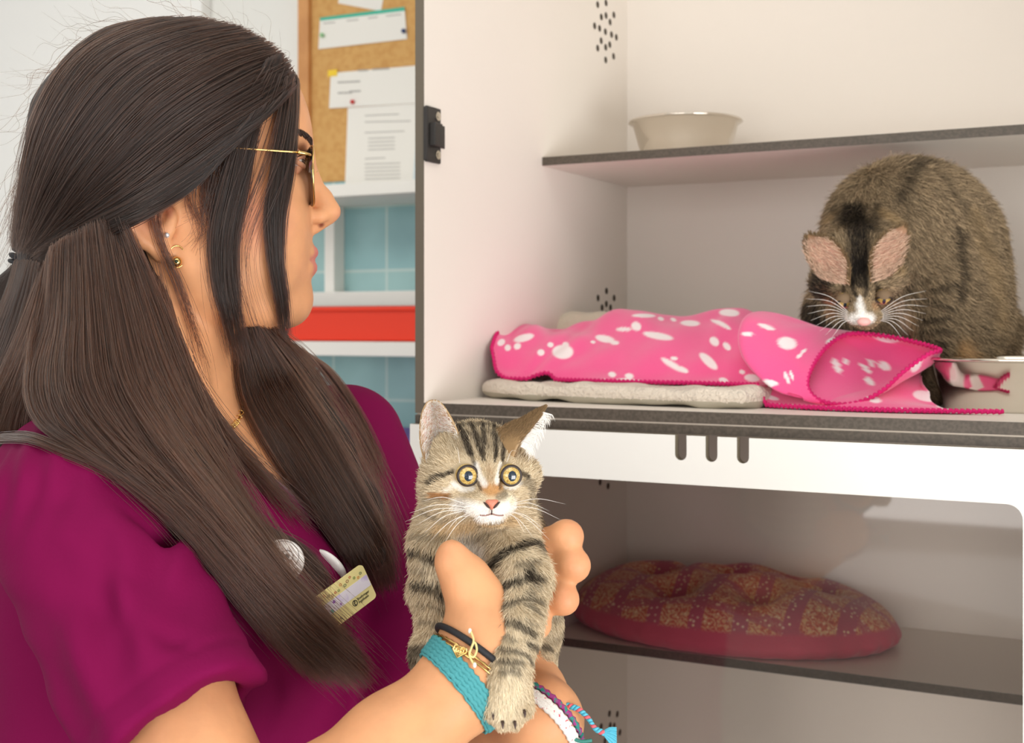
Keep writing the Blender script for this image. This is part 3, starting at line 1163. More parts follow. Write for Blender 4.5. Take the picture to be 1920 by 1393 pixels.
def neck_band():
    prof = []
    left = [(-.080, zt + .012), (-.080, zt), (-.047, -.121), (-.0, za - .004), (.047, -.116), (.078, zt), (.078, zt + .012)]
    P = resample(np.array(left), 240)
    Vb, Fb = [], []
    n = len(P)
    t = np.gradient(P, axis=0); t /= np.linalg.norm(t, axis=1)[:, None]
    nrm = np.stack([t[:, 1], -t[:, 0]], 1)   # outward from the opening
    W = 7
    for i in range(n):
        for j in range(W):
            q = P[i] + nrm[i] * (-.0025 + .0125 * j / (W - 1))
            h = ray(shirt_bvh, TT(.35, q[0], q[1]), -TF)
            if h is None or (h[0] - Tc) @ TF < -.03:
                f = None
            else:
                f = (h[0] - Tc) @ TF
            Vb.append([q[0], q[1], f])
    A = np.array([[a, b_, np.nan if c is None else c] for a, b_, c in Vb]).reshape(n, W, 3)
    # the inner columns fall in the cut: take depth from the outer ones
    for j in range(W - 3, -1, -1):
        d = A[:, j + 1, 2]
        A[:, j, 2] = np.where(np.isnan(A[:, j, 2]) | (A[:, j, 2] < d - .004), d, A[:, j, 2])
    for j in range(W):
        c = A[:, j, 2]
        ok = ~np.isnan(c)
        c = np.interp(np.arange(n), np.arange(n)[ok], c[ok])
        ker = np.ones(9) / 9
        A[:, j, 2] = np.convolve(np.pad(c, 4, 'edge'), ker, 'valid')
    rib = .0004 * np.where(np.arange(n) % 2 == 0, 1, -1)
    rows = []
    for i in range(n):
        r = []
        for j in range(W):
            lift = .0022 * math.sin(math.pi * (j + .7) / (W + .4)) + .0006 + rib[i]
            r.append(TT(A[i, j, 2] + lift, A[i, j, 0], A[i, j, 1]))
        for j in range(W - 1, -1, -1):
            r.append(TT(A[i, j, 2] - .003, A[i, j, 0], A[i, j, 1]))
        rows.append(r)
    V = np.array(rows).reshape(-1, 3)
    Fq = grid_faces(n, 2 * W)
    for i in range(n - 1):
        Fq.append((i * 2 * W + 2 * W - 1, (i + 1) * 2 * W + 2 * W - 1, (i + 1) * 2 * W, i * 2 * W))
    return mesh_np('neck_band', V, Fq)


put('neck_band', neck_band(), mat('magenta_rib', srgb(112, 16, 72), .8, sheen=.2, spec=.2), shirto)

# --- trousers and shoes, below the frame
leg = Vol([-.50, .80, .0], [.02, 1.32, CAMZ - .55], .007)
leg.ell(TT(-.01, 0, -.66), (.125, .172, .13), TM, .03)
for sd in (-1, 1):
    hp_ = TT(-.01, sd * .085, -.72); kn = TT(.02, sd * .09, -1.38 + .50); an = TT(-.01, sd * .09, -1.38 + .09)
    leg.chain([hp_, kn, an], [.088, .066, .055], .03)
lV, lF = leg.mesh(1)
del leg
put('trousers', mesh_np('trousers', lV, lF), M_scrub, woman)
for sd in (-1, 1):
    sh = Vol(TT(.05, sd * .09, -1.38) - .18, TT(.05, sd * .09, -1.38) + .18, .004)
    sh.chain([TT(-.03, sd * .09, -1.38 + .038), TT(.10, sd * .095, -1.38 + .034), TT(.15, sd * .095, -1.38 + .030)], [.037, .033, .028], .02)
    sh.cap(TT(-.02, sd * .09, -1.38 + .05), TT(-.02, sd * .09, -1.38 + .10), .036, .045, .02)
    q = sh.mesh(1)
    put('shoe', mesh_np('shoe', *q), mat('white_clog', srgb(230, 230, 226), .5), woman)

# --- eyes, brows, lashes
for sd in (-1, 1):
    ec = H(543, 311, sd * .031)
    eb = MB().ball(ec, .0118, 24, 16)
    eye = eb.build('eye', mat('eye_white', srgb(232, 222, 214), .2), woman, smooth=True)
    fwd = norm(HF + HL * 0.02)
    ib = MB()
    x1 = norm(np.cross(fwd, [0, 0, 1])); x2 = np.cross(x1, fwd)
    for (r_, off, nm, col) in [(.0060, .0106, 'iris', srgb(70, 42, 24)), (.0028, .0118, 'pupil', (.005, .004, .004))]:
        b = MB()
        ring = [[ec + fwd * (math.sqrt(max(.0121 ** 2 - rr ** 2, 0))) + rr * (math.cos(t) * x1 + math.sin(t) * x2) + fwd * (.0001 if nm == 'pupil' else 0) for t in np.linspace(0, 2 * math.pi, 25)[:-1]] for rr in (.0004, r_ * .5, r_)]
        V = [p for g in ring for p in g]
        F = [tuple(range(24))]
        for i in range(2):
            F += [(i * 24 + k, (i + 1) * 24 + k, (i + 1) * 24 + (k + 1) % 24, i * 24 + (k + 1) % 24) for k in range(24)]
        b.add(V, F)
        b.build(nm, mat(nm + '_colour', col, .1), eye, smooth=True)
    lid = MB()
    for up_ in (1, -1):
        pts = []
        for t in np.linspace(-1.25, 1.25, 11):
            d = norm(HF * math.cos(t) + HL * math.sin(t) + np.array([0, 0, 1.0]) * (up_ * .36 * math.cos(t * 1.15)))
            pts.append(ec + d * .0122)
        lid.tube(pts, .0022, 8)
    Vl, Fl = [], []
    for i in range(11):
        th = .10 + 1.5 * i / 10
        for j in range(25):
            ph_ = -1.7 + 3.4 * j / 24
            dd_ = HF * math.cos(th) * math.cos(ph_) + HL * math.sin(ph_) * math.cos(th * .8) + np.array([0, 0, 1.0]) * math.sin(th)
            Vl.append(ec + norm(dd_) * .0127)
    lid.add(Vl, grid_faces(11, 25))
    Vl = [ec + norm(HF * math.cos(-.42 - .1 * i) * math.cos(p_) + HL * math.sin(p_) + np.array([0, 0, math.sin(-.42 - .12 * i)])) * .0126 for i in range(9) for p_ in np.linspace(-1.6, 1.6, 25)]
    lid.add(Vl, grid_faces(9, 25))
    lid.build('eyelid', M_skin_plain if 'M_skin_plain' in globals() else mat('eyelid_skin', srgb(206, 146, 112), .5), eye, smooth=True)
    rg = np.random.default_rng(3)
    P = []
    for t in np.linspace(-1.1, 1.15, 46):
        d0 = norm(HF * math.cos(t) + HL * math.sin(t) + np.array([0, 0, .36 * math.cos(t * 1.15)]))
        a0 = ec + d0 * .0140
        a1 = a0 + d0 * .004 + np.array([0, 0, .0005])
        a2 = a0 + d0 * .0072 + np.array([0, 0, .0036])
        P.append(resample([a0, a1, a2], 5))
    strands('eyelashes', np.array(P), .00022, mat('lash', (.012, .008, .006), .4), eye, tip=.2)
# brows
rg = np.random.default_rng(5)
P = []
for sd in (-1, 1):
    for i in range(230):
        s = rg.uniform(0, 1)
        b_ = .012 + .036 * s
        px = 571 - 22 * s ** 1.6 + rg.normal(0, 1)
        py = 277 - 12 * math.sin(s * 2.2) + rg.uniform(-7, 7) * (1 - .55 * s)
        o_ = H(px + 60, py, sd * b_)
        h = ray(body_bvh, o_, -HF, .12)
        if h is None: continue
        p, n_ = h
        d = norm(HL * sd * .8 + np.array([0, 0, .35]) - HF * .35 * s)
        d = norm(d - n_ * (d @ n_) * .9)
        P.append(resample([p, p + d * .003 + n_ * .0008, p + d * .0065 + n_ * .0006], 4))
strands('eyebrows', np.array(P), .00026, mat('brow_hair', srgb(46, 32, 26), .5), bodyo, tip=.3)

# --- glasses (thin gold rims)
M_gold = mat('gold_metal', srgb(226, 190, 120), .2, metal=1.0)
M_lens = bpy.data.materials.new('lens_glass'); M_lens.use_nodes = True
nt = M_lens.node_tree; nt.nodes.clear()
out = nt.nodes.new('ShaderNodeOutputMaterial')
tr = nt.nodes.new('ShaderNodeBsdfTransparent'); tr.inputs[0].default_value = (.93, .94, .94, 1)
gs = nt.nodes.new('ShaderNodeBsdfGlossy'); gs.inputs['Roughness'].default_value = .02
fr_ = nt.nodes.new('ShaderNodeFresnel'); fr_.inputs[0].default_value = 1.5
ms = nt.nodes.new('ShaderNodeMixShader')
nt.links.new(fr_.outputs[0], ms.inputs[0]); nt.links.new(tr.outputs[0], ms.inputs[1]); nt.links.new(gs.outputs[0], ms.inputs[2]); nt.links.new(ms.outputs[0], out.inputs[0])
gg = empty('eyeglasses', H(590, 335), 'thin gold rimmed round eyeglasses on the nose of the woman', 'eyeglasses')
for sd in (-1, 1):
    cL = H(586, 337, sd * .034)
    ln = norm(HF + HL * .15 + np.array([0, 0, .02]))   # lens axis
    lx = norm(np.cross([0, 0, 1], ln)); ly = np.cross(ln, lx)
    ring = [cL + lx * .0250 * math.cos(t) + ly * .0250 * math.sin(t) * (1.02 if math.sin(t) < 0 else .95) + ln * (-.0035 * math.cos(t) ** 2) for t in np.linspace(0, 2 * math.pi, 65)[:-1]]
    MB().tube(ring, .00075, 8, closed=True).build('rim', M_gold, gg, smooth=True)
    V = [cL - ln * -.0006]
    F = []
    nr = 64
    for j, q in enumerate((.5, .98)):
        for t in np.linspace(0, 2 * math.pi, nr + 1)[:-1]:
            V.append(cL + (lx * .0250 * math.cos(t) + ly * .0250 * math.sin(t) * (1.02 if math.sin(t) < 0 else .95)) * q + ln * (-.0035 * math.cos(t) ** 2 * q * q + .0006 * (1 - q)))
    for k in range(nr): F.append((0, 1 + k, 1 + (k + 1) % nr)); F.append((1 + k, 1 + nr + k, 1 + nr + (k + 1) % nr, 1 + (k + 1) % nr))
    n0 = len(V)
    V += [p - ln * .0018 for p in V]
    F += [tuple(i + n0 for i in f)[::-1] for f in F]
    F += [(1 + nr + k, n0 + 1 + nr + k, n0 + 1 + nr + (k + 1) % nr, 1 + nr + (k + 1) % nr) for k in range(nr)]
    MB().add(V, F).build('lens', M_lens, gg, smooth=True)
    hinge = cL + HL * sd * .0255 + np.array([0, 0, .013]) - ln * .002
    e1 = H(560, 306, sd * .068); e2 = H(400, 302, sd * .0795); e3 = H(318, 325, sd * .080); e4 = H(292, 385, sd * .079)
    MB().tube(spline([hinge, hinge + HL * sd * .005 - HF * .002, e1], 9), [.0012] * 4 + [.0016] * 5, 8).build('end_piece', M_gold, gg, smooth=True)
    MB().tube(spline([e1, e2, e3, e4], 24), .00085, 8).build('temple_arm', M_gold, gg, smooth=True)
    pc = H(572, 349, sd * .0125)
    b = MB(); b.ball(pc, (.0014, .0022, .0058), 12, 8)
    b.build('nose_pad', mat('clear_silicone', srgb(214, 200, 184), .25, trans=.4), gg, smooth=True)
    MB().tube(spline([pc, pc - HF * .003 + np.array([0, 0, .004]), pc + HF * .003 + np.array([0, 0, .006]), cL - HL * sd * .0235], 10), .0006, 6).build('pad_wire', M_gold, gg, smooth=True)
b0 = H(588, 330, -.0095); b1 = H(588, 330, .0095)
MB().tube(spline([H(586, 331, -.010), H(594, 322, -.004), H(594, 322, .004), H(586, 331, .010)], 12), .0009, 8).build('bridge', M_gold, gg, smooth=True)
# ================================================================== her hair
hair = Vol([-.52, .76, CAMZ - .34], [-.05, 1.20, CAMZ + .27], .0032)
hair.ell(H(318, 268), (.1065, .0865, .0990), HM, .01)
hair.cap(H(210, 300), H(135, 400), .068, .040, .03)
hair.cap(H(135, 400), H(70, 470), .036, .014, .02)
face = poly_sdf([(float((H(x, y) - Ho) @ HF), float(H(x, y)[2])) for x, y in
                 [(700, 150), (568, 168), (552, 196), (500, 212), (455, 236), (415, 280), (380, 330), (330, 366), (250, 396), (180, 432), (110, 474), (-300, 540), (-300, 900), (700, 900)]])


def facecut(X, Y, Z):
    a = (X - Ho[0]) * HF[0] + (Y - Ho[1]) * HF[1]
    return face(a + 0 * Z, Z + 0 * a)


hair.op(facecut, [-.52, .76, CAMZ - .34], [-.05, 1.20, CAMZ + .27], .006, 's')
# hair from the nape: down behind the ear, over the near shoulder and along the chest
hair.chain([at(195, 440, 1.06), at(170, 560, 1.045), at(150, 660, 1.03), at(110, 735, 1.03)], [.050, .057, .068, .066], .02)
hair.chain([at(215, 470, 1.015), at(235, 600, .995), at(255, 700, .985), at(270, 800, .945)], [.030, .036, .040, .036], .02)
hair.chain([at(160, 700, .99), at(235, 820, .925), at(315, 915, .884), at(400, 1015, .868), at(475, 1105, .860)],
           [.050, .040, .029, .0170, .0090], .02)
hair.chain([at(55, 490, 1.06), at(30, 560, 1.06), at(-40, 700, 1.06), at(-100, 860, 1.06)], [.010, .022, .030, .020], .01)
# far side
hair.chain([at(360, 560, 1.125), at(470, 650, 1.115), at(530, 740, 1.085), at(590, 850, 1.035), at(650, 960, .985), at(688, 1040, .962)], [.035, .030, .033, .030, .026, .015], .02)
hV, hF_ = hair.mesh(1)
del hair
mh = mat('dark_brown_hair', srgb(44, 33, 29), .55, spec=.3)
nt = mh.node_tree
mp = nt.nodes.new('ShaderNodeMapping'); mp.inputs['Scale'].default_value = (260, 260, 14)
nz = nt.nodes.new('ShaderNodeTexNoise'); nz.inputs['Scale'].default_value = 1; nz.inputs['Detail'].default_value = 3
bp = nt.nodes.new('ShaderNodeBump'); bp.inputs['Strength'].default_value = .8; bp.inputs['Distance'].default_value = .002
nt.links.new(nt.nodes['Texture Coordinate'].outputs['Object'], mp.inputs['Vector']); nt.links.new(mp.outputs[0], nz.inputs['Vector'])
nt.links.new(nz.outputs['Fac'], bp.inputs['Height']); nt.links.new(bp.outputs['Normal'], nt.nodes['Principled BSDF'].inputs['Normal'])
hairo = put('hair', mesh_np('hair', hV, hF_), mh, woman)
hair_bvh = bvh_of(hV, hF_)

M_hair = bpy.data.materials.new('hair_strands'); M_hair.use_nodes = True
nt = M_hair.node_tree; nt.nodes.clear()
out = nt.nodes.new('ShaderNodeOutputMaterial')
hb = nt.nodes.new('ShaderNodeBsdfHairPrincipled')
hb.parametrization = 'COLOR'
hb.inputs['Roughness'].default_value = .36
hb.inputs['Radial Roughness'].default_value = .45
aa = nt.nodes.new('ShaderNodeAttribute'); aa.attribute_name = 'tint'
rp = nt.nodes.new('ShaderNodeValToRGB')
rp.color_ramp.elements[0].color = (*srgb(13, 9, 8), 1)
rp.color_ramp.elements[1].color = (*srgb(66, 41, 29), 1)
nt.links.new(aa.outputs['Fac'], rp.inputs['Fac']); nt.links.new(rp.outputs['Color'], hb.inputs['Color']); nt.links.new(hb.outputs[0], out.inputs[0])


def first_hit(x, y, use=('h', 's', 'b')):
    """distance to the first of her surfaces along the line of sight through a pixel"""
    d = at(x, y, 1.0) - np.array([0, 0, CAMZ])
    best = None
    for k, bv in (('h', hair_bvh), ('s', shirt_bvh), ('b', body_bvh)):
        if k not in use: continue
        h = bv.ray_cast(Vector((0, 0, CAMZ)), Vector(d.tolist()), 3.0)
        if h[0] is not None and (best is None or h[0][1] < best): best = h[0][1]
    return best


def lay(guides, n, npt, off, seed, spread=6, Yfree=None, use=('h', 's', 'b'), frizz=2.0, tipvar=.12, tint=(0, .5), clump=0.0, t0var=.02, maxY=None):
    """strands between neighbouring guide lines (pixels), laid on her surfaces with a real depth"""
    rg = np.random.default_rng(seed)
    G = [spline(np.array([(x, y) for x, y in g], float), 40) for g in guides]
    GY = []
    for g in G:
        Y = []
        for x, y in g:
            q = first_hit(x, y, use)
            Y.append(np.nan if q is None else q)
        Y = np.array(Y)
        ok = ~np.isnan(Y)
        if ok.sum() < 2: Y = np.full(40, Yfree or 1.0)
        else: Y = np.interp(np.arange(40), np.arange(40)[ok], Y[ok])
        if maxY is not None: Y = np.minimum(Y, maxY)
        # keep in front: running minimum, then smooth
        Ym = np.array([Y[max(0, i - 2):i + 3].min() for i in range(40)])
        Ym = np.convolve(np.pad(Ym, 4, 'edge'), np.ones(9) / 9, 'valid')
        GY.append(Ym)
    G = np.array(G); GY = np.array(GY)
    m = len(G)
    s = rg.random(n) * (m - 1) if m > 1 else np.zeros(n)
    i = np.minimum(s.astype(int), max(m - 2, 0)); f = (s - i)[:, None, None]
    j = np.minimum(i + 1, m - 1)
    P = G[i] * (1 - f) + G[j] * f
    Y = GY[i] * (1 - f[..., 0]) + GY[j] * f[..., 0]
    # clumping toward quantised lines
    if clump:
        q = np.round(s * 9) / 9
        iq = np.minimum(q.astype(int), max(m - 2, 0)); fq = (q - iq)[:, None, None]; jq = np.minimum(iq + 1, m - 1)
        PQ = G[iq] * (1 - fq) + G[jq] * fq
        w = (np.linspace(0, 1, 40) ** 1.5 * clump)[None, :, None]
        P = P * (1 - w) + PQ * w
    tt = np.linspace(0, 1, 40)
    P = P + rg.normal(0, spread, (n, 1, 2)) * (.35 + .65 * tt)[None, :, None]
    # slow waves
    ph = rg.uniform(0, 6.28, (n, 1)); fr = rg.uniform(2, 7, (n, 1))
    P[..., 0] += np.sin(tt[None] * fr + ph) * rg.normal(0, frizz, (n, 1)) * tt[None]
    P[..., 1] += np.cos(tt[None] * fr * .8 + ph) * rg.normal(0, frizz, (n, 1)) * tt[None]
    Y = Y - rg.uniform(off[0], off[1], (n, 1)) - .0015 * np.sin(tt[None] * fr + ph)
    # random start and end
    a = rg.uniform(0, t0var, n); b = 1 - np.abs(rg.normal(0, tipvar, n)).clip(0, .6)
    u = a[:, None] + (b - a)[:, None] * np.linspace(0, 1, npt)[None]
    k = np.clip(u * 39, 0, 38.999); k0 = k.astype(int); kf = (k - k0)
    ar = np.arange(n)[:, None]
    Pq = P[ar, k0] * (1 - kf[..., None]) + P[ar, k0 + 1] * kf[..., None]
    Yq = Y[ar, k0] * (1 - kf) + Y[ar, k0 + 1] * kf
    W3 = np.stack([(Pq[..., 0] - 960) / FPX * Yq, Yq, CAMZ - (Pq[..., 1] - HOR) / FPX * Yq], -1)
    tn = tint[0] + (tint[1] - tint[0]) * rg.random(n) ** 1.7 * 1.25
    return W3, tn


allP, allT = [], []


def group(*a, **k):
    P, t = lay(*a, **k)
    allP.append(P); allT.append(t)
    return P, t


NP = 14
crown = [
    [(478, 205), (440, 258), (388, 322), (305, 376), (222, 415), (135, 452), (75, 484)],
    [(557, 160), (505, 212), (425, 262), (330, 330), (232, 392), (150, 434), (78, 478)],
    [(545, 112), (455, 158), (342, 228), (232, 318), (142, 402), (70, 474)],
    [(508, 76), (402, 104), (282, 176), (182, 284), (112, 384), (62, 470)],
    [(452, 48), (342, 70), (222, 128), (134, 236), (82, 352), (52, 467)],
    [(382, 33), (272, 52), (164, 106), (94, 206), (60, 322), (40, 464)],
    [(300, 33), (192, 60), (114, 128), (68, 226), (47, 330), (30, 462)]]
P1, t1 = group(crown, 17000, NP, (.0005, .007), 1, spread=5, frizz=2.5, tipvar=.02, tint=(0, .30), t0var=.25, use=('h', 'b'))
group(crown[1:], 3000, NP, (.005, .011), 2, spread=9, frizz=5, tipvar=.05, tint=(.05, .5), t0var=.3, use=('h', 'b'))
group([crown[0], crown[1]], 3600, NP, (.007, .013), 21, spread=6, frizz=4, tipvar=.05, tint=(0, .4), t0var=.35, use=('h', 'b'))
group([[(470, 215), (420, 275), (360, 345), (280, 395), (200, 432), (130, 465), (78, 488)]], 700, NP, (.008, .014), 22, spread=6, frizz=5, tipvar=.1, tint=(0, .4), t0var=.3, use=('h', 'b'))
# the same hair on the other side of her head
mP = P1[:3500].copy()
dd = (mP - Ho) @ HL
mP = mP - 2 * dd[..., None] * HL
allP.append(mP); allT.append(t1[:3500])
# ponytail
group([[(28, 488), (12, 545), (-20, 620), (-70, 740), (-130, 880)], [(50, 488), (30, 560), (0, 650), (-50, 780), (-100, 900)], [(74, 492), (62, 560), (40, 640), (-5, 760), (-70, 890)]],
      2600, NP, (.0005, .008), 3, spread=4, tint=(.05, .45), use=('h',), Yfree=1.05)
# nape hair over the near shoulder
nape = [
    [(88, 492), (66, 590), (24, 690), (-14, 760), (-40, 850)],
    [(96, 462), (84, 600), (50, 710), (70, 790), (149, 845), (261, 910), (330, 965), (380, 1023), (440, 1105), (505, 1185), (575, 1262)],
    [(126, 440), (124, 600), (112, 720), (140, 800), (215, 875), (310, 950), (390, 1030), (460, 1110), (530, 1190), (620, 1285)],
    [(160, 420), (170, 600), (185, 730), (235, 820), (310, 910), (390, 1000), (460, 1085), (540, 1170), (615, 1240), (670, 1295)],
    [(190, 405), (225, 600), (255, 730), (310, 830), (380, 925), (445, 1015), (510, 1100), (580, 1170), (650, 1235), (700, 1290)],
    [(214, 405), (262, 580), (300, 700), (350, 800), (410, 895), (465, 985), (520, 1070), (590, 1145), (650, 1205), (695, 1260)],
    [(232, 412), (282, 520), (330, 640), (366, 750), (412, 868), (462, 965), (512, 1055), (575, 1130), (650, 1210)]]
group(nape[1:], 19000, 18, (.0005, .012), 4, spread=5, frizz=8, tipvar=.24, tint=(.1, 1), clump=.3, t0var=.14)
group([[(84, 497), (40, 620), (-8, 740), (-60, 860)], [(92, 490), (62, 620), (22, 730), (-20, 830)], [(104, 480), (86, 610), (60, 720), (40, 800)]], 2600, 18, (.0005, .010), 42, spread=9, frizz=9, tipvar=.12, tint=(.2, 1), t0var=.05, Yfree=1.04)
group(nape[:3], 2600, 18, (.0005, .010), 41, spread=7, frizz=5, tipvar=.15, tint=(.3, 1), clump=.2)
group(nape[2:], 1500, 18, (.006, .017), 5, spread=20, frizz=16, tipvar=.25, tint=(.3, 1), t0var=.5)
group([[(345, 850), (420, 925), (495, 985), (565, 1025), (610, 1068), (630, 1120)], [(360, 880), (430, 945), (500, 1010), (555, 1045), (585, 1090), (600, 1130)]], 380, NP, (.001, .006), 6, spread=5, tint=(.1, .7), t0var=.3)
group([[(-60, 822), (45, 812), (115, 836), (190, 862), (270, 905), (350, 975)], [(-60, 835), (45, 826), (115, 850), (185, 880), (260, 925), (330, 990)]], 170, NP, (.001, .005), 7, spread=6, tint=(.2, .9), t0var=.3)
group([[(290, 470), (322, 600), (362, 720), (430, 830), (540, 940), (620, 1010)], [(310, 640), (352, 720), (410, 800), (480, 880), (560, 990)]], 330, NP, (.002, .014), 8, spread=14, frizz=10, tint=(.2, .9), tipvar=.2, t0var=.3)
# far side
far = [
    [(443, 640), (458, 750), (522, 870), (594, 960), (652, 1035), (694, 1100)],
    [(460, 615), (500, 735), (570, 850), (635, 955), (690, 1045), (715, 1112)],
    [(485, 612), (545, 700), (620, 815), (680, 925), (720, 1020), (742, 1100)],
    [(505, 612), (575, 672), (650, 780), (705, 890), (742, 990), (765, 1050)]]
group(far[:3], 9000, 16, (.0005, .010), 9, spread=4.5, frizz=8, tipvar=.22, tint=(.1, .75), clump=.3, maxY=1.12)
group(far, 900, 16, (.002, .012), 10, spread=14, frizz=9, tipvar=.2, tint=(.2, .9), maxY=1.12)
group([[(520, 628), (600, 690), (650, 760), (690, 850), (700, 900)], [(560, 655), (625, 700), (672, 770), (708, 840), (735, 905)]], 260, NP, (.001, .006), 11, spread=5, tint=(.2, .8), tipvar=.2)
# the two loose front locks
group([[(500, 110), (448, 215), (412, 345), (392, 438), (398, 525), (418, 595), (434, 665)], [(520, 100), (468, 215), (440, 345), (420, 438), (418, 530), (432, 610), (446, 690)], [(532, 100), (492, 215), (468, 345), (450, 438), (448, 530), (455, 600), (468, 665)]],
      720, 18, (.003, .010), 12, spread=3.0, frizz=3.5, tint=(0, .35), tipvar=.12, clump=.7, t0var=.02, maxY=1.03)
group([[(550, 130), (524, 215), (508, 318), (496, 404), (503, 490), (515, 560), (530, 635)], [(556, 140), (545, 215), (530, 318), (517, 404), (518, 490), (527, 560), (537, 640)], [(560, 150), (559, 215), (552, 318), (537, 404), (532, 490), (540, 560), (546, 628)]],
      620, 18, (.003, .010), 13, spread=2.4, frizz=3, tint=(0, .35), tipvar=.12, clump=.6, maxY=1.045)
group([[(500, 120), (420, 260), (380, 420), (390, 560), (430, 720)], [(556, 150), (540, 300), (470, 480), (500, 620), (540, 700)]], 70, 16, (.004, .014), 14, spread=12, frizz=10, tint=(.1, .6), tipvar=.2, maxY=1.03)
# wisps round the ear and on the neck
group([[(285, 372), (279, 400), (298, 460), (330, 520), (352, 590), (370, 670)], [(320, 368), (300, 405), (312, 470), (345, 560), (380, 660), (400, 740)]], 46, 14, (.004, .012), 15, spread=7, frizz=8, tint=(.1, .5), tipvar=.15)
group([[(360, 330), (350, 372), (372, 430), (350, 470)], [(390, 330), (395, 380), (400, 440), (380, 480)], [(420, 300), (405, 350), (372, 380), (330, 392)]], 160, 12, (.001, .006), 16, spread=9, frizz=9, tint=(.1, .6), tipvar=.3)
hs = strands('hair_strands', np.concatenate([p for p in allP if p.shape[1] == NP]), .00018, M_hair, hairo, tint=np.concatenate([t for p, t in zip(allP, allT) if p.shape[1] == NP]), tip=.4)
for q in sorted(set(p.shape[1] for p in allP) - {NP}):
    strands('hair_strands', np.concatenate([p for p in allP if p.shape[1] == q]), .000165, M_hair, hairo, tint=np.concatenate([t for p, t in zip(allP, allT) if p.shape[1] == q]), tip=.35)
# flyaways
rg = np.random.default_rng(77)
P = []
for i in range(80):
    th = rg.uniform(-.3, math.pi * 1.02)
    r0 = np.array([.1085, .100])
    a_ = Ho + HF * (float((H(318, 268) - Ho) @ HF) + r0[0] * math.cos(th)) + np.array([0, 0, H(318, 268)[2] - Ho[2] + r0[1] * math.sin(th)]) + HL * rg.uniform(-.03, .02)
    tdir = norm(-HF * math.sin(th) + np.array([0, 0, math.cos(th)])) * (1 if th > 0 else -1)
    ndir = norm(HF * math.cos(th) + np.array([0, 0, math.sin(th)]))
    L = rg.uniform(.02, .07)
    pts = [a_ - ndir * .004]
    for k in range(1, 5):
        s = k / 4
        pts.append(a_ + tdir * L * s + ndir * (.012 * s * rg.uniform(.2, 1.3) * (1 + s)) + rg.normal(0, .0018, 3))
    if th > .4: P.append(spline(pts, 12))
for i in range(60):
    a_ = at(rg.uniform(25, 70), rg.uniform(300, 480), 1.05)
    P.append(spline([a_, a_ + np.array([-.012, 0, -.02]) * rg.uniform(.3, 1.5), a_ + np.array([-.022, 0, -.06]) * rg.uniform(.4, 1.3) + rg.normal(0, .006, 3)], 12))
strands('flyaway_strands', np.array(P), .00011, M_hair, hairo, tint=rg.uniform(.2, .9, len(P)), tip=.3)

# ================================================================== worn things
# black elastic at the ponytail
M_el = mat('black_elastic', srgb(34, 34, 38), .6, bump=(1500, .6, .0006))
c = at(49, 486, 1.055)
axh = norm(at(30, 545, 1.055) - at(66, 440, 1.055))
e1 = norm(np.cross(axh, [0, 1, 0])); e2 = np.cross(axh, e1)
b = MB()
for k, (dz, tl, rr) in enumerate([(-.0042, .12, .0118), (-.0012, -.10, .0124), (.0018, .16, .0122), (.0045, -.05, .0116)]):
    b.tube([c + axh * (dz + tl * .012 * math.cos(t)) + e1 * rr * math.cos(t) + e2 * rr * 1.1 * math.sin(t) for t in np.linspace(0, 2 * math.pi, 41)[:-1]], .00165, 8, closed=True)
b.ball(at(73, 494, 1.045), .0035, 12, 8)
o = b.build('hair_tie', M_el, None, smooth=True)
tag(o, 'black elastic hair tie wound round the ponytail at the back of the head', 'hair tie'); origin_to(o, c)


def on_body(x, y, off=.0008):
    q = first_hit(x, y, ('b',))
    return at(x, y, (q if q else 1.0) - off)


# ear jewellery
st = MB().ball(on_body(313, 441, .0012), .0022, 14, 8).build('ear_stud', mat('crystal', srgb(236, 236, 240), .05, metal=.6), None, smooth=True)
tag(st, 'tiny clear stud in the ear lobe above the gold ball earring', 'earring'); origin_to(st, on_body(313, 441))
er_ = empty('hoop_earring', on_body(332, 475), 'small gold huggie earring with a round gold ball hanging from the ear lobe', 'earring')
q = on_body(334, 474, .001)
MB().tube([q + np.array([.0058 * math.cos(t) - .001, .0022 * math.cos(t), .0085 * math.sin(t) - .003]) for t in np.linspace(0, 2 * math.pi, 31)[:-1]], .0006, 8, closed=True).build('hoop', M_gold, er_, smooth=True)
q2 = at(331, 491, q[1] - .003)
MB().ball(q2, .0042, 18, 12).build('ball', M_gold, er_, smooth=True)
MB().ball(q2 + np.array([.0008, -.0036, .0002]), .0014, 10, 6).build('gem', mat('dark_green_gem', srgb(30, 50, 30), .1), er_, smooth=True)
# necklace
nk = empty('necklace', on_body(420, 808), 'fine gold necklace with small black beads at the base of the neck', 'necklace')
npx = [(330, 770), (350, 785), (372, 796), (395, 805), (415, 810), (432, 803), (444, 792), (450, 778), (455, 765), (459, 748), (466, 730)]
npp = spline([on_body(x, y, .0016) for x, y in npx], 60)
MB().tube(npp, .00055, 6).build('chain', M_gold, nk, smooth=True)
Mb = mat('black_bead', srgb(24, 20, 20), .15)
for k in range(0, 60, 3):
    if 22 < k < 42: continue
    MB().ball(npp[k], .0013, 10, 6).build('bead', Mb, nk, smooth=True)
for k in (23, 26, 29, 32, 35, 38, 41):
    MB().tube([npp[k] + np.array([.0022 * math.cos(t), -.0008, .0016 * math.sin(t) + .0002]) for t in np.linspace(0, 2 * math.pi, 15)[:-1]], .0005, 6, closed=True).build('link', M_gold, nk, smooth=True)

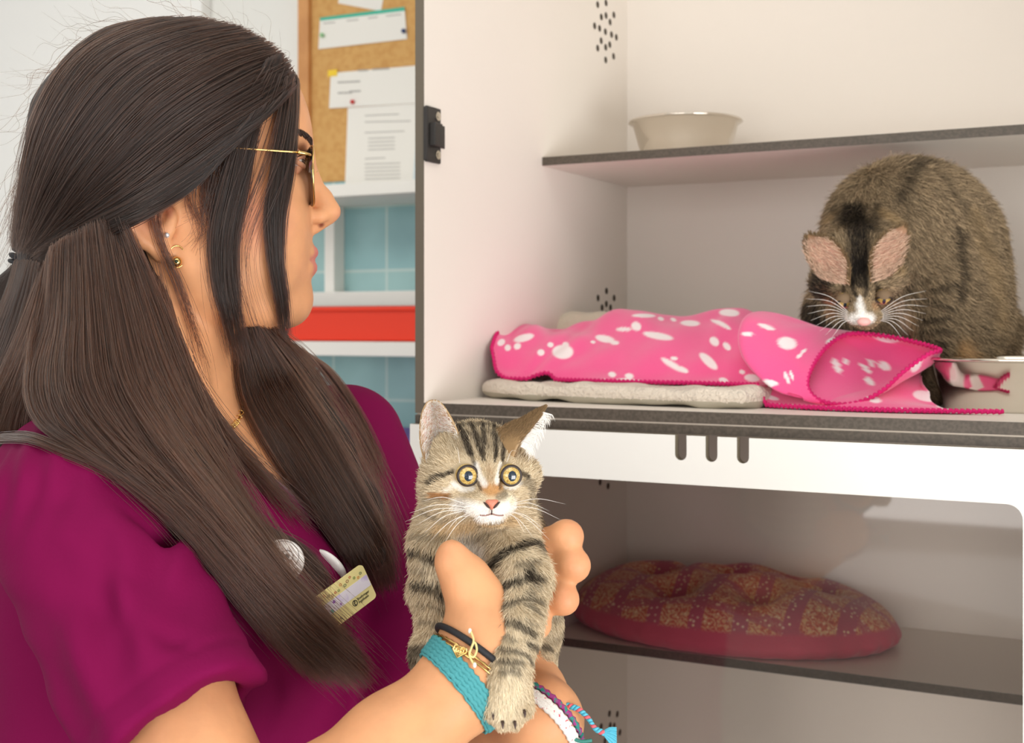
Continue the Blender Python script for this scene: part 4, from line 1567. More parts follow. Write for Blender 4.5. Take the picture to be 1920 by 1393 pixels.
# badges and name tag pinned to the chest
def chest_frame(x, y, rot=0.0):
    p = first_hit(x, y, ('s',))
    c = at(x, y, p)
    px_r = at(x + 25, y, first_hit(x + 25, y, ('s',)) or p) ; px_l = at(x - 25, y, first_hit(x - 25, y, ('s',)) or p)
    py_u = at(x, y - 25, first_hit(x, y - 25, ('s',)) or p); py_d = at(x, y + 25, first_hit(x, y + 25, ('s',)) or p)
    n = norm(np.cross(px_r - px_l, py_u - py_d))
    if n[1] > 0: n = -n
    ux = norm(px_r - px_l)
    uy = np.cross(n, ux) if np.cross(n, ux)[2] > 0 else -np.cross(n, ux)
    ca, sa = math.cos(rot), math.sin(rot)
    return c, ux * ca + uy * sa, -ux * sa + uy * ca, n


def toward_room(c, n, rot, k):
    n = norm(n + np.array([0, -k, 0]))
    ux = norm(np.cross([0, 0, 1], n)) ; ux = ux if ux[0] > 0 else -ux
    uy = np.cross(n, ux); uy = uy if uy[2] > 0 else -uy
    ca, sa = math.cos(rot), math.sin(rot)
    return ux * ca + uy * sa, -ux * sa + uy * ca, n


M_badge = mat('white_enamel', srgb(240, 238, 236), .25, coat=.4)
M_line = mat('grey_drawing', srgb(110, 108, 106), .5)
M_redp = mat('red_print', srgb(190, 60, 50), .5)


def badge(x, y, r, label, red=False):
    c, ux, uy, n = chest_frame(x, y)
    ux, uy, n = toward_room(c, n, 0, .8 if red else .5)
    c = c + n * (.0095 if red else .004)
    t = empty('pin_badge', c, label, 'badge')
    prof = [(0, .0032), (r * .6, .0029), (r * .9, .0018), (r, .0002), (r, -.0016), (0, -.0016)]
    V, F = [], []
    N_ = 48
    for (q, h_) in prof:
        for k in range(N_):
            a = 2 * math.pi * k / N_
            V.append(c + ux * q * math.cos(a) + uy * q * math.sin(a) + n * h_)
    for i in range(len(prof) - 1):
        for k in range(N_): F.append((i * N_ + k, i * N_ + (k + 1) % N_, (i + 1) * N_ + (k + 1) % N_, (i + 1) * N_ + k))
    MB().add(V, F).build('badge_face', M_badge, t, smooth=True)
    hh_ = lambda q: float(np.interp(q, [p[0] for p in prof[:4]], [p[1] for p in prof[:4]]))
    def P_(a, b_): q = math.hypot(a, b_); return c + ux * a + uy * b_ + n * (hh_(q) + .0001)
    if not red:
        for (cx, cy, rr, w) in [(.003, .002, .0042, .0003), (.003, .002, .0010, .0009), (.001, .003, .0105, .00022)]:
            MB().tube([P_(cx + rr * math.cos(t_), cy + rr * math.sin(t_)) for t_ in np.linspace(0, 2 * math.pi, 33)[:-1]], w, 6, closed=True).build('drawn_circle', M_line, t, smooth=True)
        for k in range(5):
            a0 = -1.1 + k * .62
            MB().tube([P_(.003 + .0046 * math.cos(a0), .002 + .0046 * math.sin(a0)), P_(r * .93 * math.cos(a0 * .9), r * .93 * math.sin(a0 * .9))], .00016, 6).build('drawn_line', M_line, t)
    else:
        for (a, b_, rr) in [(-.006, -.008, .0018), (-.003, -.006, .0012), (-.008, -.005, .0012), (.004, -.001, .0010)]:
            MB().ball(P_(a, b_), (rr, rr, .0004), 12, 6, M=np.stack([ux, uy, n], 1)).build('red_mark', M_redp, t, smooth=True)
    return t


badge(528, 1054, .0155, 'round white pin badge with a drawn eye, left of the name tag')
badge(630, 1046, .0155, 'round white pin badge with red marks tucked behind the name tag', True)
c, ux, uy, n = chest_frame(632, 1122, R(22))
ux, uy, n = toward_room(c, n, R(24), .8)
c = c + n * .009
tg = empty('name_tag', c, 'pale yellow rectangular name tag with food drawings pinned to the scrub top', 'name tag')


def plate(w, h, r, z0, z1):
    pts = []
    for sx, sy, a0 in ((1, 1, 0), (-1, 1, 90), (-1, -1, 180), (1, -1, 270)):
        for a in np.linspace(a0, a0 + 90, 7): pts.append((sx * (w - r) + r * math.cos(R(a)), sy * (h - r) + r * math.sin(R(a))))
    m_ = len(pts)
    V = [c + ux * a + uy * b_ + n * z1 for a, b_ in pts] + [c + ux * a + uy * b_ + n * z0 for a, b_ in pts]
    return V, [tuple(range(m_)), tuple(range(2 * m_ - 1, m_ - 1, -1))] + [(i, i + m_, (i + 1) % m_ + m_, (i + 1) % m_) for i in range(m_)]


MB().add(*plate(.0250, .0138, .0030, -.0012, .0004)).build('plate', mat('pale_yellow_print', srgb(238, 226, 160), .3), tg)


def rect(a0, b0, a1, b1, z, nm, m_, par=tg):
    V = [c + ux * a + uy * b_ + n * zz for zz in (z, z - .0002) for a, b_ in ((a0, b0), (a1, b0), (a1, b1), (a0, b1))]
    return MB().add(V, [(0, 1, 2, 3), (7, 6, 5, 4), (0, 4, 5, 1), (1, 5, 6, 2), (2, 6, 7, 3), (3, 7, 4, 0)]).build(nm, m_, par)


rect(-.0245, -.0035, .0245, .0052, .0006, 'white_band', mat('white_lavender_print', srgb(236, 232, 244), .35, vary=(90, srgb(206, 192, 232), .5, .62)))
rg = np.random.default_rng(8)
cols = [(190, 90, 70), (110, 140, 70), (210, 140, 70), (90, 110, 80), (150, 100, 80)]
for k in range(14):
    a, b_ = -.020 + .0031 * k, .0092 + rg.uniform(-.0022, .0022)
    rr = rg.uniform(.0007, .0014)
    MB().tube([c + ux * (a + rr * math.cos(t_)) + uy * (b_ + rr * .8 * math.sin(t_)) + n * .0006 for t_ in np.linspace(0, 2 * math.pi, 11)[:-1]], .00022, 5, closed=True).build('doodle', mat('doodle_ink', srgb(*cols[k % 5]), .5), tg)
for (a, b_, rr, cc) in [(-.0085, .0030, .0012, (130, 60, 190)), (-.0045, -.0015, .0009, (150, 90, 200)), (-.0130, -.002, .0016, (90, 180, 170))]:
    MB().ball(c + ux * a + uy * b_ + n * .0006, (rr, rr, .0002), 12, 6, M=np.stack([ux, uy, n], 1)).build('print_mark', mat('print_violet', srgb(*cc), .5), tg, smooth=True)
TM4 = Matrix([[ux[0], uy[0], n[0], 0], [ux[1], uy[1], n[1], 0], [ux[2], uy[2], n[2], 0], [0, 0, 0, 1]])


def words(txt, a, b_, size, m_, nm):
    f = bpy.data.curves.new(nm, 'FONT')
    f.body = txt; f.size = size; f.extrude = .00008
    tmp = bpy.data.objects.new('tmp_text', f)
    COL.objects.link(tmp)
    bpy.context.view_layer.update()
    me_ = bpy.data.meshes.new_from_object(tmp.evaluated_get(bpy.context.evaluated_depsgraph_get()))
    bpy.data.objects.remove(tmp)
    me_.materials.clear(); me_.materials.append(m_)
    o = bpy.data.objects.new(nm, me_)
    COL.objects.link(o)
    p = c + ux * a + uy * b_ + n * .0007
    o.parent = tg
    bpy.context.view_layer.update()
    o.matrix_parent_inverse = tg.matrix_world.inverted()
    M4 = TM4.copy(); M4.translation = Vector(p.tolist())
    o.matrix_world = M4
    return o


M_txt = mat('dark_print', srgb(56, 54, 44), .5)
words('Boehringer', .0090, -.0070, .0026, M_txt, 'printed_word')
words('Ingelheim', .0090, -.0095, .0026, M_txt, 'printed_word')
words('R', -.0100, -.0118, .0040, M_txt, 'printed_letter')
MB().tube([c + ux * (.0062 + .0020 * math.cos(t_)) + uy * (-.0074 + .0020 * math.sin(t_)) + n * .0006 for t_ in np.linspace(0, 2 * math.pi, 21)[:-1]], .0003, 5, closed=True).build('emblem', M_txt, tg)
MB().tube([c + ux * .0062 + uy * -.0090 + n * .0006, c + ux * .0055 + uy * -.0074 + n * .0006, c + ux * .0066 + uy * -.0066 + n * .0006, c + ux * .0060 + uy * -.0058 + n * .0006], .0004, 5).build('emblem', M_txt, tg)

# ---- bracelets on the near wrist
def loop_on(c0, axis, xdir, ra, rb, off, n=72):
    axis = norm(axis); x1 = norm(np.array(xdir) - axis * (np.array(xdir) @ axis)); x2 = np.cross(axis, x1)
    pts = []
    for t in np.linspace(0, 2 * math.pi, n + 1)[:-1]:
        d = x1 * ra * math.cos(t) + x2 * rb * math.sin(t)
        dn = norm(d)
        h = ray(body_bvh, np.array(c0) + dn * .06, -dn, .058)
        r_ = .06 - np.linalg.norm(h[0] - (np.array(c0) + dn * .06)) if h else ra
        r_ = .06 - (np.linalg.norm(np.array(c0) + dn * .06 - h[0]) if h else .06 - ra)
        pts.append((dn, r_ + off, t))
    rr = np.array([p[1] for p in pts])
    rr = np.minimum(rr, .036)
    rr = np.convolve(np.pad(rr, 3, 'wrap'), np.ones(7) / 7, 'valid') + .0004
    return [np.array(c0) + p[0] * r for p, r in zip(pts, rr)], x1, x2


axw = norm(at(905, 1215, .81) - WR)
M_turq = mat('turquoise_thread', srgb(74, 154, 160), .8, bump=(900, .8, .001))
cb = at(866, 1284, .80)
axb = norm(axw * .9 + np.array([.35, 0, -.1]))
br_ = empty('woven_bracelet', cb, 'wide turquoise woven bracelet with a gold heart charm on the near wrist', 'bracelet')
for k, dz in enumerate((-.0050, -.0025, 0, .0025, .0050)):
    pts, _, _ = loop_on(cb + axb * dz, axb, [0, -1, 0], .028, .028, .0011)
    pts = [p + axb * (.0004 if i % 2 else -.0004) for i, p in enumerate(pts)]
    MB().tube(pts, [.0015 + (.0004 if (i % 2) else 0) for i in range(len(pts))], 8, closed=True).build('thread', M_turq, br_, smooth=True)
pts, _, _ = loop_on(cb - axb * .0066, axb, [0, -1, 0], .028, .028, .0011)
MB().tube([p - axb * (.0010 * abs(math.sin(i * 1.2))) for i, p in enumerate(pts)], .0009, 6, closed=True).build('scalloped_edge', M_turq, br_, smooth=True)
hc_ = first_hit(861, 1222, ('b',)) or .79
hcp = at(861, 1222, hc_ - .005)
hm_ = MB()
heart = [(0, -.0040), (.0045, .0008), (.0038, .0034), (.0014, .0034), (0, .0016), (-.0014, .0034), (-.0038, .0034), (-.0045, .0008)]
for sc_ in (1.0, .6, .25):
    hm_.tube([hcp + np.array([a * sc_ * .9 + b_ * .3 * sc_, -.0004 * (1 - sc_), (b_ * .9 - a * .3) * sc_]) for a, b_ in heart], .0007, 8, closed=True)
hm_.build('heart_charm', M_gold, br_, smooth=True)
cb2 = at(888, 1236, .808)
axb2 = norm(axw + np.array([.15, 0, 0]))
pts, _, _ = loop_on(cb2 + axb2 * .003, axb2, [0, -1, 0], .026, .026, .0013)
o = MB().tube(pts, .0022, 10, closed=True).build('hair_tie', M_el, None, smooth=True)
tag(o, 'black elastic band worn on the wrist above the gold bracelet', 'elastic band'); origin_to(o, cb2)
gb = empty('bead_bracelet', cb2 - axb2 * .004, 'thin gold bead bracelet with a knotted cord, beside the black elastic band', 'bracelet')
pts, _, _ = loop_on(cb2 - axb2 * .0028, axb2, [0, -1, 0], .026, .026, .0010)
MB().tube([p for p in pts], [.0011 if i % 2 else .0006 for i in range(len(pts))], 8, closed=True).build('bead_strand', M_gold, gb, smooth=True)
pts, _, _ = loop_on(cb2 - axb2 * .0052, axb2, [0, -1, 0], .026, .026, .0010)
MB().tube(pts, .0008, 8, closed=True).build('chain', M_gold, gb, smooth=True)
M_cord = mat('cream_cord', srgb(222, 204, 140), .5)
wp = lambda x, y, o_=.004: at(x, y, (first_hit(x, y, ('b',)) or .79) - o_)
MB().tube(spline([wp(882, 1182), wp(888, 1200), wp(884, 1214), wp(880, 1226), wp(888, 1232), wp(894, 1218), wp(890, 1204), wp(884, 1214), wp(880, 1228), wp(884, 1238), wp(890, 1247)], 60), .0007, 8).build('cord_knot', M_cord, gb, smooth=True)
for x, y in ((881, 1183), (890, 1247)):
    MB().ball(wp(x, y), (.0012, .0012, .0018), 10, 8).build('bead', mat('pearl', srgb(236, 228, 214), .2), gb, smooth=True)

# ---- bracelets on the far wrist
cf = at(1018, 1352, .872)
axf = norm(np.array([.60, .52, .52]))
M_wht = mat('white_thread', srgb(226, 222, 216), .75, vary=(420, srgb(200, 70, 90), .62, .66), bump=(900, .5, .001))
M_multi = mat('purple_thread', srgb(150, 50, 120), .75, vary=(300, srgb(40, 130, 120), .5, .56), bump=(900, .5, .001))
wb_ = empty('friendship_bracelet', cf, 'white woven bracelet with red flecks on the far wrist', 'bracelet')
for dz in (-.004, -.0015, .001):
    pts, _, _ = loop_on(cf + axf * dz, axf, [0, -1, 0], .029, .029, .0012)
    MB().tube([p + axf * (.0004 if i % 2 else -.0004) for i, p in enumerate(pts)], .0018, 8, closed=True).build('thread', M_wht, wb_, smooth=True)
mb_ = empty('friendship_bracelet', cf + axf * .006, 'purple and teal braided bracelet with pink and blue tassel cords on the far wrist', 'bracelet')
pts, _, _ = loop_on(cf + axf * .0055, axf, [0, -1, 0], .029, .029, .0014)
MB().tube([p + axf * (.0005 if i % 2 else -.0005) for i, p in enumerate(pts)], .0019, 8, closed=True).build('thread', M_multi, mb_, smooth=True)
M_pk = mat('coral_thread', srgb(236, 100, 110), .7); M_tl = mat('blue_thread', srgb(86, 180, 204), .7)
path = spline([at(1040, 1312, .865), at(1062, 1322, .858), at(1085, 1330, .855), at(1104, 1348, .853), at(1116, 1366, .852), at(1132, 1374, .851)], 90)
for m_, ph in ((M_pk, 0), (M_tl, 2.1), (M_tl, 4.2)):
    tb = []
    for i, p in enumerate(path):
        a = i * .42 + ph
        tb.append(p + np.array([0, math.sin(a), math.cos(a)]) * .0011)
    MB().tube(tb, .0011, 6).build('tassel_cord', m_, mb_, smooth=True)
for k in range(14):
    a = path[-1] + np.array([0, .0004 * (k % 3), .0005 * (k - 7) * .3])
    MB().tube(spline([a, a + np.array([.004, -.001, -.001 + .0006 * (k - 7)]), a + np.array([.0085, -.001, -.0035 + .0010 * (k - 7)])], 5), .0006, 5).build('tassel', M_tl, mb_)
for k in range(9):
    a = at(1012 + k * 2, 1296 + (k % 4) * 4, .872)
    MB().tube(spline([a, a + np.array([.004, 0, .0015]), a + np.array([.008 + .0005 * k, .0005, -.001 - .0005 * k])], 5), .0011, 5).build('knot_end', M_tl if k % 2 else mat('teal_thread', srgb(48, 140, 160), .7), mb_, smooth=True)
MB().tube(spline([at(1072, 1384, .852), at(1090, 1390, .85), at(1110, 1388, .85)], 12), .0012, 6).build('tail_end', mat('green_thread', srgb(60, 130, 120), .7), mb_, smooth=True)
# ================================================================== fur
def tri_sample(V, F, n, rg, mask=None):
    A, B, Cc, D = V[F[:, 0]], V[F[:, 1]], V[F[:, 2]], V[F[:, 3]]
    ar = np.linalg.norm(np.cross(Cc - A, D - B), axis=1) / 2
    if mask is not None: ar = ar * mask(((A + B + Cc + D) / 4))
    i = np.searchsorted(np.cumsum(ar) / ar.sum(), rg.random(n))
    i = np.minimum(i, len(F) - 1)
    s, t = rg.random(n)[:, None], rg.random(n)[:, None]
    P = (A[i] * (1 - s) + B[i] * s) * (1 - t) + (D[i] * (1 - s) + Cc[i] * s) * t
    N = np.cross(Cc[i] - A[i], D[i] - B[i])
    N /= np.linalg.norm(N, axis=1)[:, None] + 1e-12
    return P, N, i


def smooth_normals(V, F):
    N = np.cross(V[F[:, 2]] - V[F[:, 0]], V[F[:, 3]] - V[F[:, 1]])
    VN = np.zeros_like(V)
    for k in range(4): np.add.at(VN, F[:, k], N)
    VN /= np.linalg.norm(VN, axis=1)[:, None] + 1e-12
    return VN


def seg_w(V, pts, r, soft=.5):
    """weight of a painted stroke: distance in the upright plane facing the room"""
    d = np.full(len(V), 9.0)
    pts = [np.array(p)[[0, 2]] for p in pts]
    Q = V[:, [0, 2]]
    if len(pts) == 1: pts = [pts[0], pts[0] + 1e-6]
    for a, b in zip(pts[:-1], pts[1:]):
        ab = b - a
        t = np.clip(((Q - a) @ ab) / (ab @ ab + 1e-12), 0, 1)
        d = np.minimum(d, np.linalg.norm(Q - a - t[:, None] * ab, axis=1))
    return np.clip((1 - d / r) / soft, 0, 1)


def seg3(V, pts, r, soft, bvh):
    """painted stroke: its control points are dropped on the animal's own surface"""
    Q = []
    P2 = resample(np.array(pts, float), max(3, int(len(pts) * 2))) if len(pts) > 1 else np.array(pts, float)
    for x, y in P2:
        d = at(x, y, 1.0) - np.array([0, 0, CAMZ])
        h = bvh.ray_cast(Vector((0, 0, CAMZ)), Vector(d.tolist()), 3.0)
        if h[0] is None: h = bvh.find_nearest(Vector(at(x, y, Q[-1][1] if Q else float(V[:, 1].min()) + .03).tolist()))
        Q.append(np.array(h[0]))
    D = np.full(len(V), 9.0)
    for a, b in zip(Q[:-1], Q[1:]):
        ab = b - a
        t = np.clip(((V - a) @ ab) / (ab @ ab + 1e-12), 0, 1)
        e = V - a - t[:, None] * ab
        D = np.minimum(D, np.sqrt(e[:, 0] ** 2 + (e[:, 1] * .55) ** 2 + e[:, 2] ** 2))
    return np.clip((1 - D / r) / soft, 0, 1)


def groom(name, V, F, n, seed, flow, length, colf, matl, parent, lift=.35, rad=.00013, mask=None, jit=.25, pts=5):
    rg = np.random.default_rng(seed)
    VN = smooth_normals(V, F)
    P, N, fi = tri_sample(V, F, n, rg, mask)
    N = VN[F[fi]].mean(1)
    N /= np.linalg.norm(N, axis=1)[:, None] + 1e-12
    fl = flow(P)
    fl = fl - N * (fl * N).sum(1)[:, None]
    fl /= np.linalg.norm(fl, axis=1)[:, None] + 1e-9
    J = rg.normal(0, jit, (n, 3))
    d = N * lift + fl * (1 - lift) + J * .5
    d /= np.linalg.norm(d, axis=1)[:, None]
    d2 = N * lift * .35 + fl + J
    d2 /= np.linalg.norm(d2, axis=1)[:, None]
    L = (length(P) * rg.uniform(.6, 1.2, n))[:, None]
    t = np.linspace(0, 1, pts)
    K = np.stack([P + L * (d * tt * .9 + (d2 - d) * (tt ** 2) * .55) for tt in t], 1)
    return strands(name, K, rad, matl, parent, col=colf(P, rg), tip=.25)


M_fur = mat_attr('tabby_fur', 'fur', .6, spec=.25)
M_furskin = mat_attr('tabby_under', 'under', .9, spec=.1)
M_whisk = mat('whisker', srgb(244, 240, 234), .35)


def ear_mesh(Ledge, Redge, cup, n=26, m=18, th=.0011, fwd=(0, 1, 0)):
    """a cupped ear between two edge curves running from base to tip"""
    Lc, Rc = spline(Ledge, n), spline(Redge, n)
    fwd = np.array(fwd, float)
    G = np.zeros((n, m, 3))
    for i in range(n):
        t = i / (n - 1)
        for j in range(m):
            s = j / (m - 1)
            G[i, j] = Lc[i] * (1 - s) + Rc[i] * s + fwd * cup * math.sin(math.pi * s) * (1 - t ** 2 * .9)
    dn = np.zeros_like(G)
    gu = np.gradient(G, axis=0); gv = np.gradient(G, axis=1)
    nn = np.cross(gu.reshape(-1, 3), gv.reshape(-1, 3)).reshape(G.shape)
    nn /= np.linalg.norm(nn, axis=2)[..., None] + 1e-9
    if (nn[..., 1].mean()) > 0: nn = -nn          # towards the viewer side of the room
    V = np.concatenate([G.reshape(-1, 3), (G - nn * th).reshape(-1, 3)])
    F = grid_faces(n, m)
    o = n * m
    F += [tuple(o + k for k in f[::-1]) for f in grid_faces(n, m)]
    for i in range(n - 1):
        F.append((i * m, (i + 1) * m, o + (i + 1) * m, o + i * m))
        F.append((i * m + m - 1, o + i * m + m - 1, o + (i + 1) * m + m - 1, (i + 1) * m + m - 1))
    return V, np.array(F), n * m, nn, G


def ring_eye(name, c, r, look, iris, parent, iris_r=.93, pupil=(.35, .45), rim=.0011, lidcol=(40, 28, 22), squint=None, up=(0, 0, 1)):
    look = norm(look)
    x1 = norm(np.cross(look, up)); x2 = np.cross(x1, look)
    M = np.stack([x1, x2, look], 1)
    e = MB().ball(c, r, 32, 20, M=M).build(name, iris, parent, smooth=True)
    # flat front disc for the iris lies under a clear bulge: pupil as a shallow lens on the ball
    V, F = [c + look * r * 1.004], []
    for j, q in enumerate((.5, 1.0)):
        for t in np.linspace(0, 2 * math.pi, 33)[:-1]:
            a = x1 * math.cos(t) * pupil[0] * q * r + x2 * math.sin(t) * pupil[1] * q * r
            V.append(c + a + look * (math.sqrt(r * r - a @ a) + .00012))
    F += [(0, 1 + k, 1 + (k + 1) % 32) for k in range(32)]
    F += [(1 + k, 33 + k, 33 + (k + 1) % 32, 1 + (k + 1) % 32) for k in range(32)]
    MB().add(V, F).build('pupil', M_pupil, e, smooth=True)
    return e, x1, x2, look


M_pupil = mat('pupil_black', srgb(30, 44, 58), .05, coat=1.0)
mi = mat('amber_iris', srgb(196, 164, 84), .08, coat=1.0)
nt = mi.node_tree
nz = nt.nodes.new('ShaderNodeTexNoise'); nz.inputs['Scale'].default_value = 900; nz.inputs['Detail'].default_value = 3
rp = nt.nodes.new('ShaderNodeValToRGB')
rp.color_ramp.elements[0].color = (*srgb(168, 128, 58), 1); rp.color_ramp.elements[1].color = (*srgb(214, 190, 116), 1)
rp.color_ramp.elements[0].position = .35; rp.color_ramp.elements[1].position = .65
nt.links.new(nt.nodes['Texture Coordinate'].outputs['Object'], nz.inputs['Vector'])
nt.links.new(nz.outputs['Fac'], rp.inputs['Fac']); nt.links.new(rp.outputs['Color'], nt.nodes['Principled BSDF'].inputs['Base Color'])
M_iris = mi
M_lid = mat('dark_eyelid', srgb(44, 30, 24), .4)
M_nose = mat('pink_nose', srgb(206, 128, 104), .45, bump=(2500, .3, .0003))
M_nosed = mat('nose_outline', srgb(58, 36, 30), .5)
M_claw = mat('claw', srgb(66, 48, 46), .3)

CREAM, TAN, GREY, DARK = [np.array(srgb(*c)) for c in ((246, 233, 206), (212, 182, 138), (158, 140, 112), (42, 34, 28))]
WHITE = np.array(srgb(250, 246, 240))

# ================================================================== the kitten in her hands
kit = Vol([-.075, .738, CAMZ - .285], [.045, 1.01, CAMZ - .035], .00165)
kit.ell(at(890, 880, .888), (.0360, .0350, .0330), None, .01)
kit.ell(at(838, 922, .876), (.0180, .020, .0165), None, .012)
kit.ell(at(962, 920, .878), (.0130, .018, .0150), None, .012)
kit.ell(at(900, 948, .8515), (.0115, .0110, .0088), None, .007)
kit.ell(at(941, 947, .8535), (.0092, .0105, .0086), None, .007)
kit.ell(at(918, 968, .855), (.0095, .0100, .0065), None, .007)
kit.cap(at(918, 880, .857), at(922, 934, .8465), .0085, .0062, .008)
for x in (872, 957): kit.ell(at(x, 891, .8495), (.0068, .0075, .0068), None, .005, 's')
for x in (846, 985): kit.ell(at(x, 890, .872), (.010, .012, .012), None, .008)
kit.chain([at(895, 930, .905), at(893, 1010, .910), at(898, 1075, .915)], [.031, .034, .037], .02)
kit.ell(at(828, 1005, .895), (.020, .020, .026), None, .015)
kit.ell(at(962, 1000, .895), (.021, .020, .027), None, .015)
kit.chain([at(905, 1020, .935), at(945, 1170, .962), at(975, 1260, .960)], [.040, .042, .028], .02)
kit.chain([at(822, 1030, .886), at(812, 1110, .880), at(812, 1185, .868)], [.0175, .0145, .0112], .012)
kit.ell(at(801, 1222, .862), (.0118, .0120, .0130), None, .006)
for dx, dy in ((-18, 22), (-4, 28), (11, 22)): kit.ell(at(801 + dx, 1218 + dy, .856), (.0044, .0055, .0060), None, .003)
kit.chain([at(955, 1022, .876), at(978, 1085, .846), at(967, 1180, .812), at(953, 1252, .790)], [.0200, .0176, .0150, .0138], .012)
kit.ell(at(951, 1304, .782), (.0148, .0125, .0180), None, .008)
for dx, dy, y_ in ((-27, 24, .778), (-10, 40, .773), (13, 40, .773), (31, 20, .778)): kit.ell(at(951 + dx, 1308 + dy, y_), (.0054, .0070, .0072), None, .003)
kit.chain([at(985, 1180, .945), at(1004, 1240, .925), at(1004, 1282, .905)], [.018, .0125, .0100], .01)
kV, kF = kit.mesh(1)
kbvh = bvh_of(kV, kF)
del kit
print('kit', len(kV))
kitten = empty('kitten', at(895, 1020, .91), 'brown tabby kitten with wide amber eyes held up in the hands of the woman', 'kitten')
K = lambda *pts: pts
px_ = .86 / FPX
K_dark = [
    ([(858, 800), (872, 822), (882, 850)], 7, .95), ([(883, 796), (893, 820), (898, 842)], 5, .8), ([(905, 796), (908, 825), (906, 852)], 5, .85),
    ([(926, 798), (928, 826), (930, 856)], 5, .85), ([(940, 812), (944, 838), (942, 862)], 5, .9), ([(898, 842), (908, 864)], 3.5, .9), ([(884, 850), (890, 872)], 4, .7),
    ([(930, 848), (927, 866)], 3, .8), ([(848, 884), (826, 894), (806, 906)], 5, .9), ([(972, 884), (990, 894)], 4.5, .85),
    ([(868, 800), (940, 800)], 9, .7), ([(870, 812), (900, 830)], 5, .6), ([(915, 812), (935, 832)], 5, .6), ([(890, 812), (915, 840)], 4, .5), ([(846, 930), (800, 940)], 5, .35), ([(858, 900), (870, 912)], 3, .3),
    ([(893, 898), (902, 918)], 4, .65), ([(938, 896), (937, 914)], 4, .65),
    ([(795, 960), (835, 975)], 5, .35), ([(778, 1000), (840, 1004)], 5, .45), ([(860, 1008), (900, 1003), (950, 990)], 4, .4), ([(900, 985), (955, 975)], 4, .35),
    ([(770, 1026), (800, 1034), (826, 1044)], 8, .9), ([(778, 1060), (800, 1066)], 6, .4),
    ([(780, 1090), (815, 1096), (840, 1120), (852, 1142)], 9, .9), ([(785, 1128), (818, 1134), (834, 1150)], 5, .5), ([(790, 1160), (824, 1168)], 5, .5),
    ([(1022, 1012), (985, 1016), (950, 1030), (922, 1056)], 9, .95), ([(930, 1060), (945, 1040)], 9, .6), ([(1000, 1048), (970, 1056)], 6, .45),
    ([(1010, 1078), (975, 1080), (950, 1094), (936, 1116)], 8, .9), ([(1002, 1094), (985, 1108)], 6, .5), ([(1010, 1120), (980, 1118), (948, 1132)], 6, .7),
    ([(1004, 1142), (985, 1132)], 5, .6), ([(942, 1162), (965, 1164), (1000, 1186)], 7, .8), ([(1002, 1168), (985, 1160)], 4, .5), ([(946, 1190), (962, 1198)], 5, .5),
    ([(940, 1216), (966, 1218), (990, 1228)], 5, .65), ([(938, 1238), (975, 1240)], 6, .7), ([(940, 1256), (972, 1256)], 5, .6),
    ([(990, 1205), (1030, 1214)], 7, .8), ([(992, 1236), (1032, 1244)], 6, .75), ([(996, 1262), (1028, 1268)], 5, .6),
    ([(1000, 930), (1020, 990)], 12, .65), ([(1012, 900), (1022, 960)], 8, .5), ([(772, 1180), (776, 1300)], 14, .8)]
K_light = [
    ([(893, 874), (900, 896), (908, 908)], 7, WHITE, .85), ([(938, 872), (932, 896), (932, 905)], 5, WHITE, .8),
    ([(852, 908), (868, 918), (886, 916)], 6, WHITE, .8), ([(945, 914), (962, 915), (974, 905)], 5, WHITE, .8),
    ([(838, 920), (846, 915)], 5, WHITE, .5), ([(862, 948), (900, 958), (945, 956), (962, 945)], 15, WHITE, .9), ([(900, 972), (936, 972)], 11, WHITE, .95),
    ([(870, 1020), (905, 1030), (900, 1050)], 22, WHITE, .6), ([(800, 1050), (812, 1075)], 14, CREAM, .5), ([(960, 1290), (945, 1330)], 26, CREAM, .75), ([(806, 1215), (800, 1240)], 18, CREAM, .6),
    ([(970, 1060), (965, 1250)], 22, CREAM, .35), ([(965, 1035), (990, 1036)], 9, CREAM, .5), ([(956, 928), (960, 940)], 9, CREAM, .85)]
K_tan = [([(908, 912), (922, 922), (936, 912)], 11, np.array(srgb(196, 142, 84)), .85), ([(812, 929), (842, 930)], 6, np.array(srgb(176, 116, 58)), .8),
         ([(825, 990), (905, 985), (960, 975)], 14, np.array(srgb(206, 170, 120)), .55), ([(918, 880), (920, 900)], 8, np.array(srgb(178, 148, 112)), .5)]


def kit_color(P, rg):
    n = len(P)
    r = rg.random(n)[:, None] if rg is not None else np.full((n, 1), .5)
    c = GREY * (1 - r) + CREAM * r
    c = c * .7 + TAN * .3
    crown = seg3(P, K((870, 830), (935, 835)), 40 * px_, .8, kbvh)[:, None]
    c = c * (1 - crown * .45) + np.array(srgb(112, 96, 78)) * crown * .45
    for pts, rr, cc, am in K_tan:
        w = seg3(P, K(*pts), rr * px_ * 1.3, .6, kbvh)[:, None] * am
        c = c * (1 - w) + cc * w
    for pts, rr, cc, am in K_light:
        w = seg3(P, K(*pts), rr * px_ * 1.3, .6, kbvh)[:, None] * am
        c = c * (1 - w) + cc * w
    for pts, rr, am in K_dark:
        w = seg3(P, K(*pts), rr * px_ * 1.15, .45, kbvh)[:, None] * am
        if rg is not None: w = np.clip(w * rg.uniform(.7, 1.15, (n, 1)), 0, 1)
        c = c * (1 - w) + DARK * w
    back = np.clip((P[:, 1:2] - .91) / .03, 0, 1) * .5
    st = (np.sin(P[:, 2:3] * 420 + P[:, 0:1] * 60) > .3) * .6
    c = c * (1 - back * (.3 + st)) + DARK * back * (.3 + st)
    if rg is not None: c = c * rg.uniform(.85, 1.15, (n, 1))
    return np.clip(c, 0, 1)


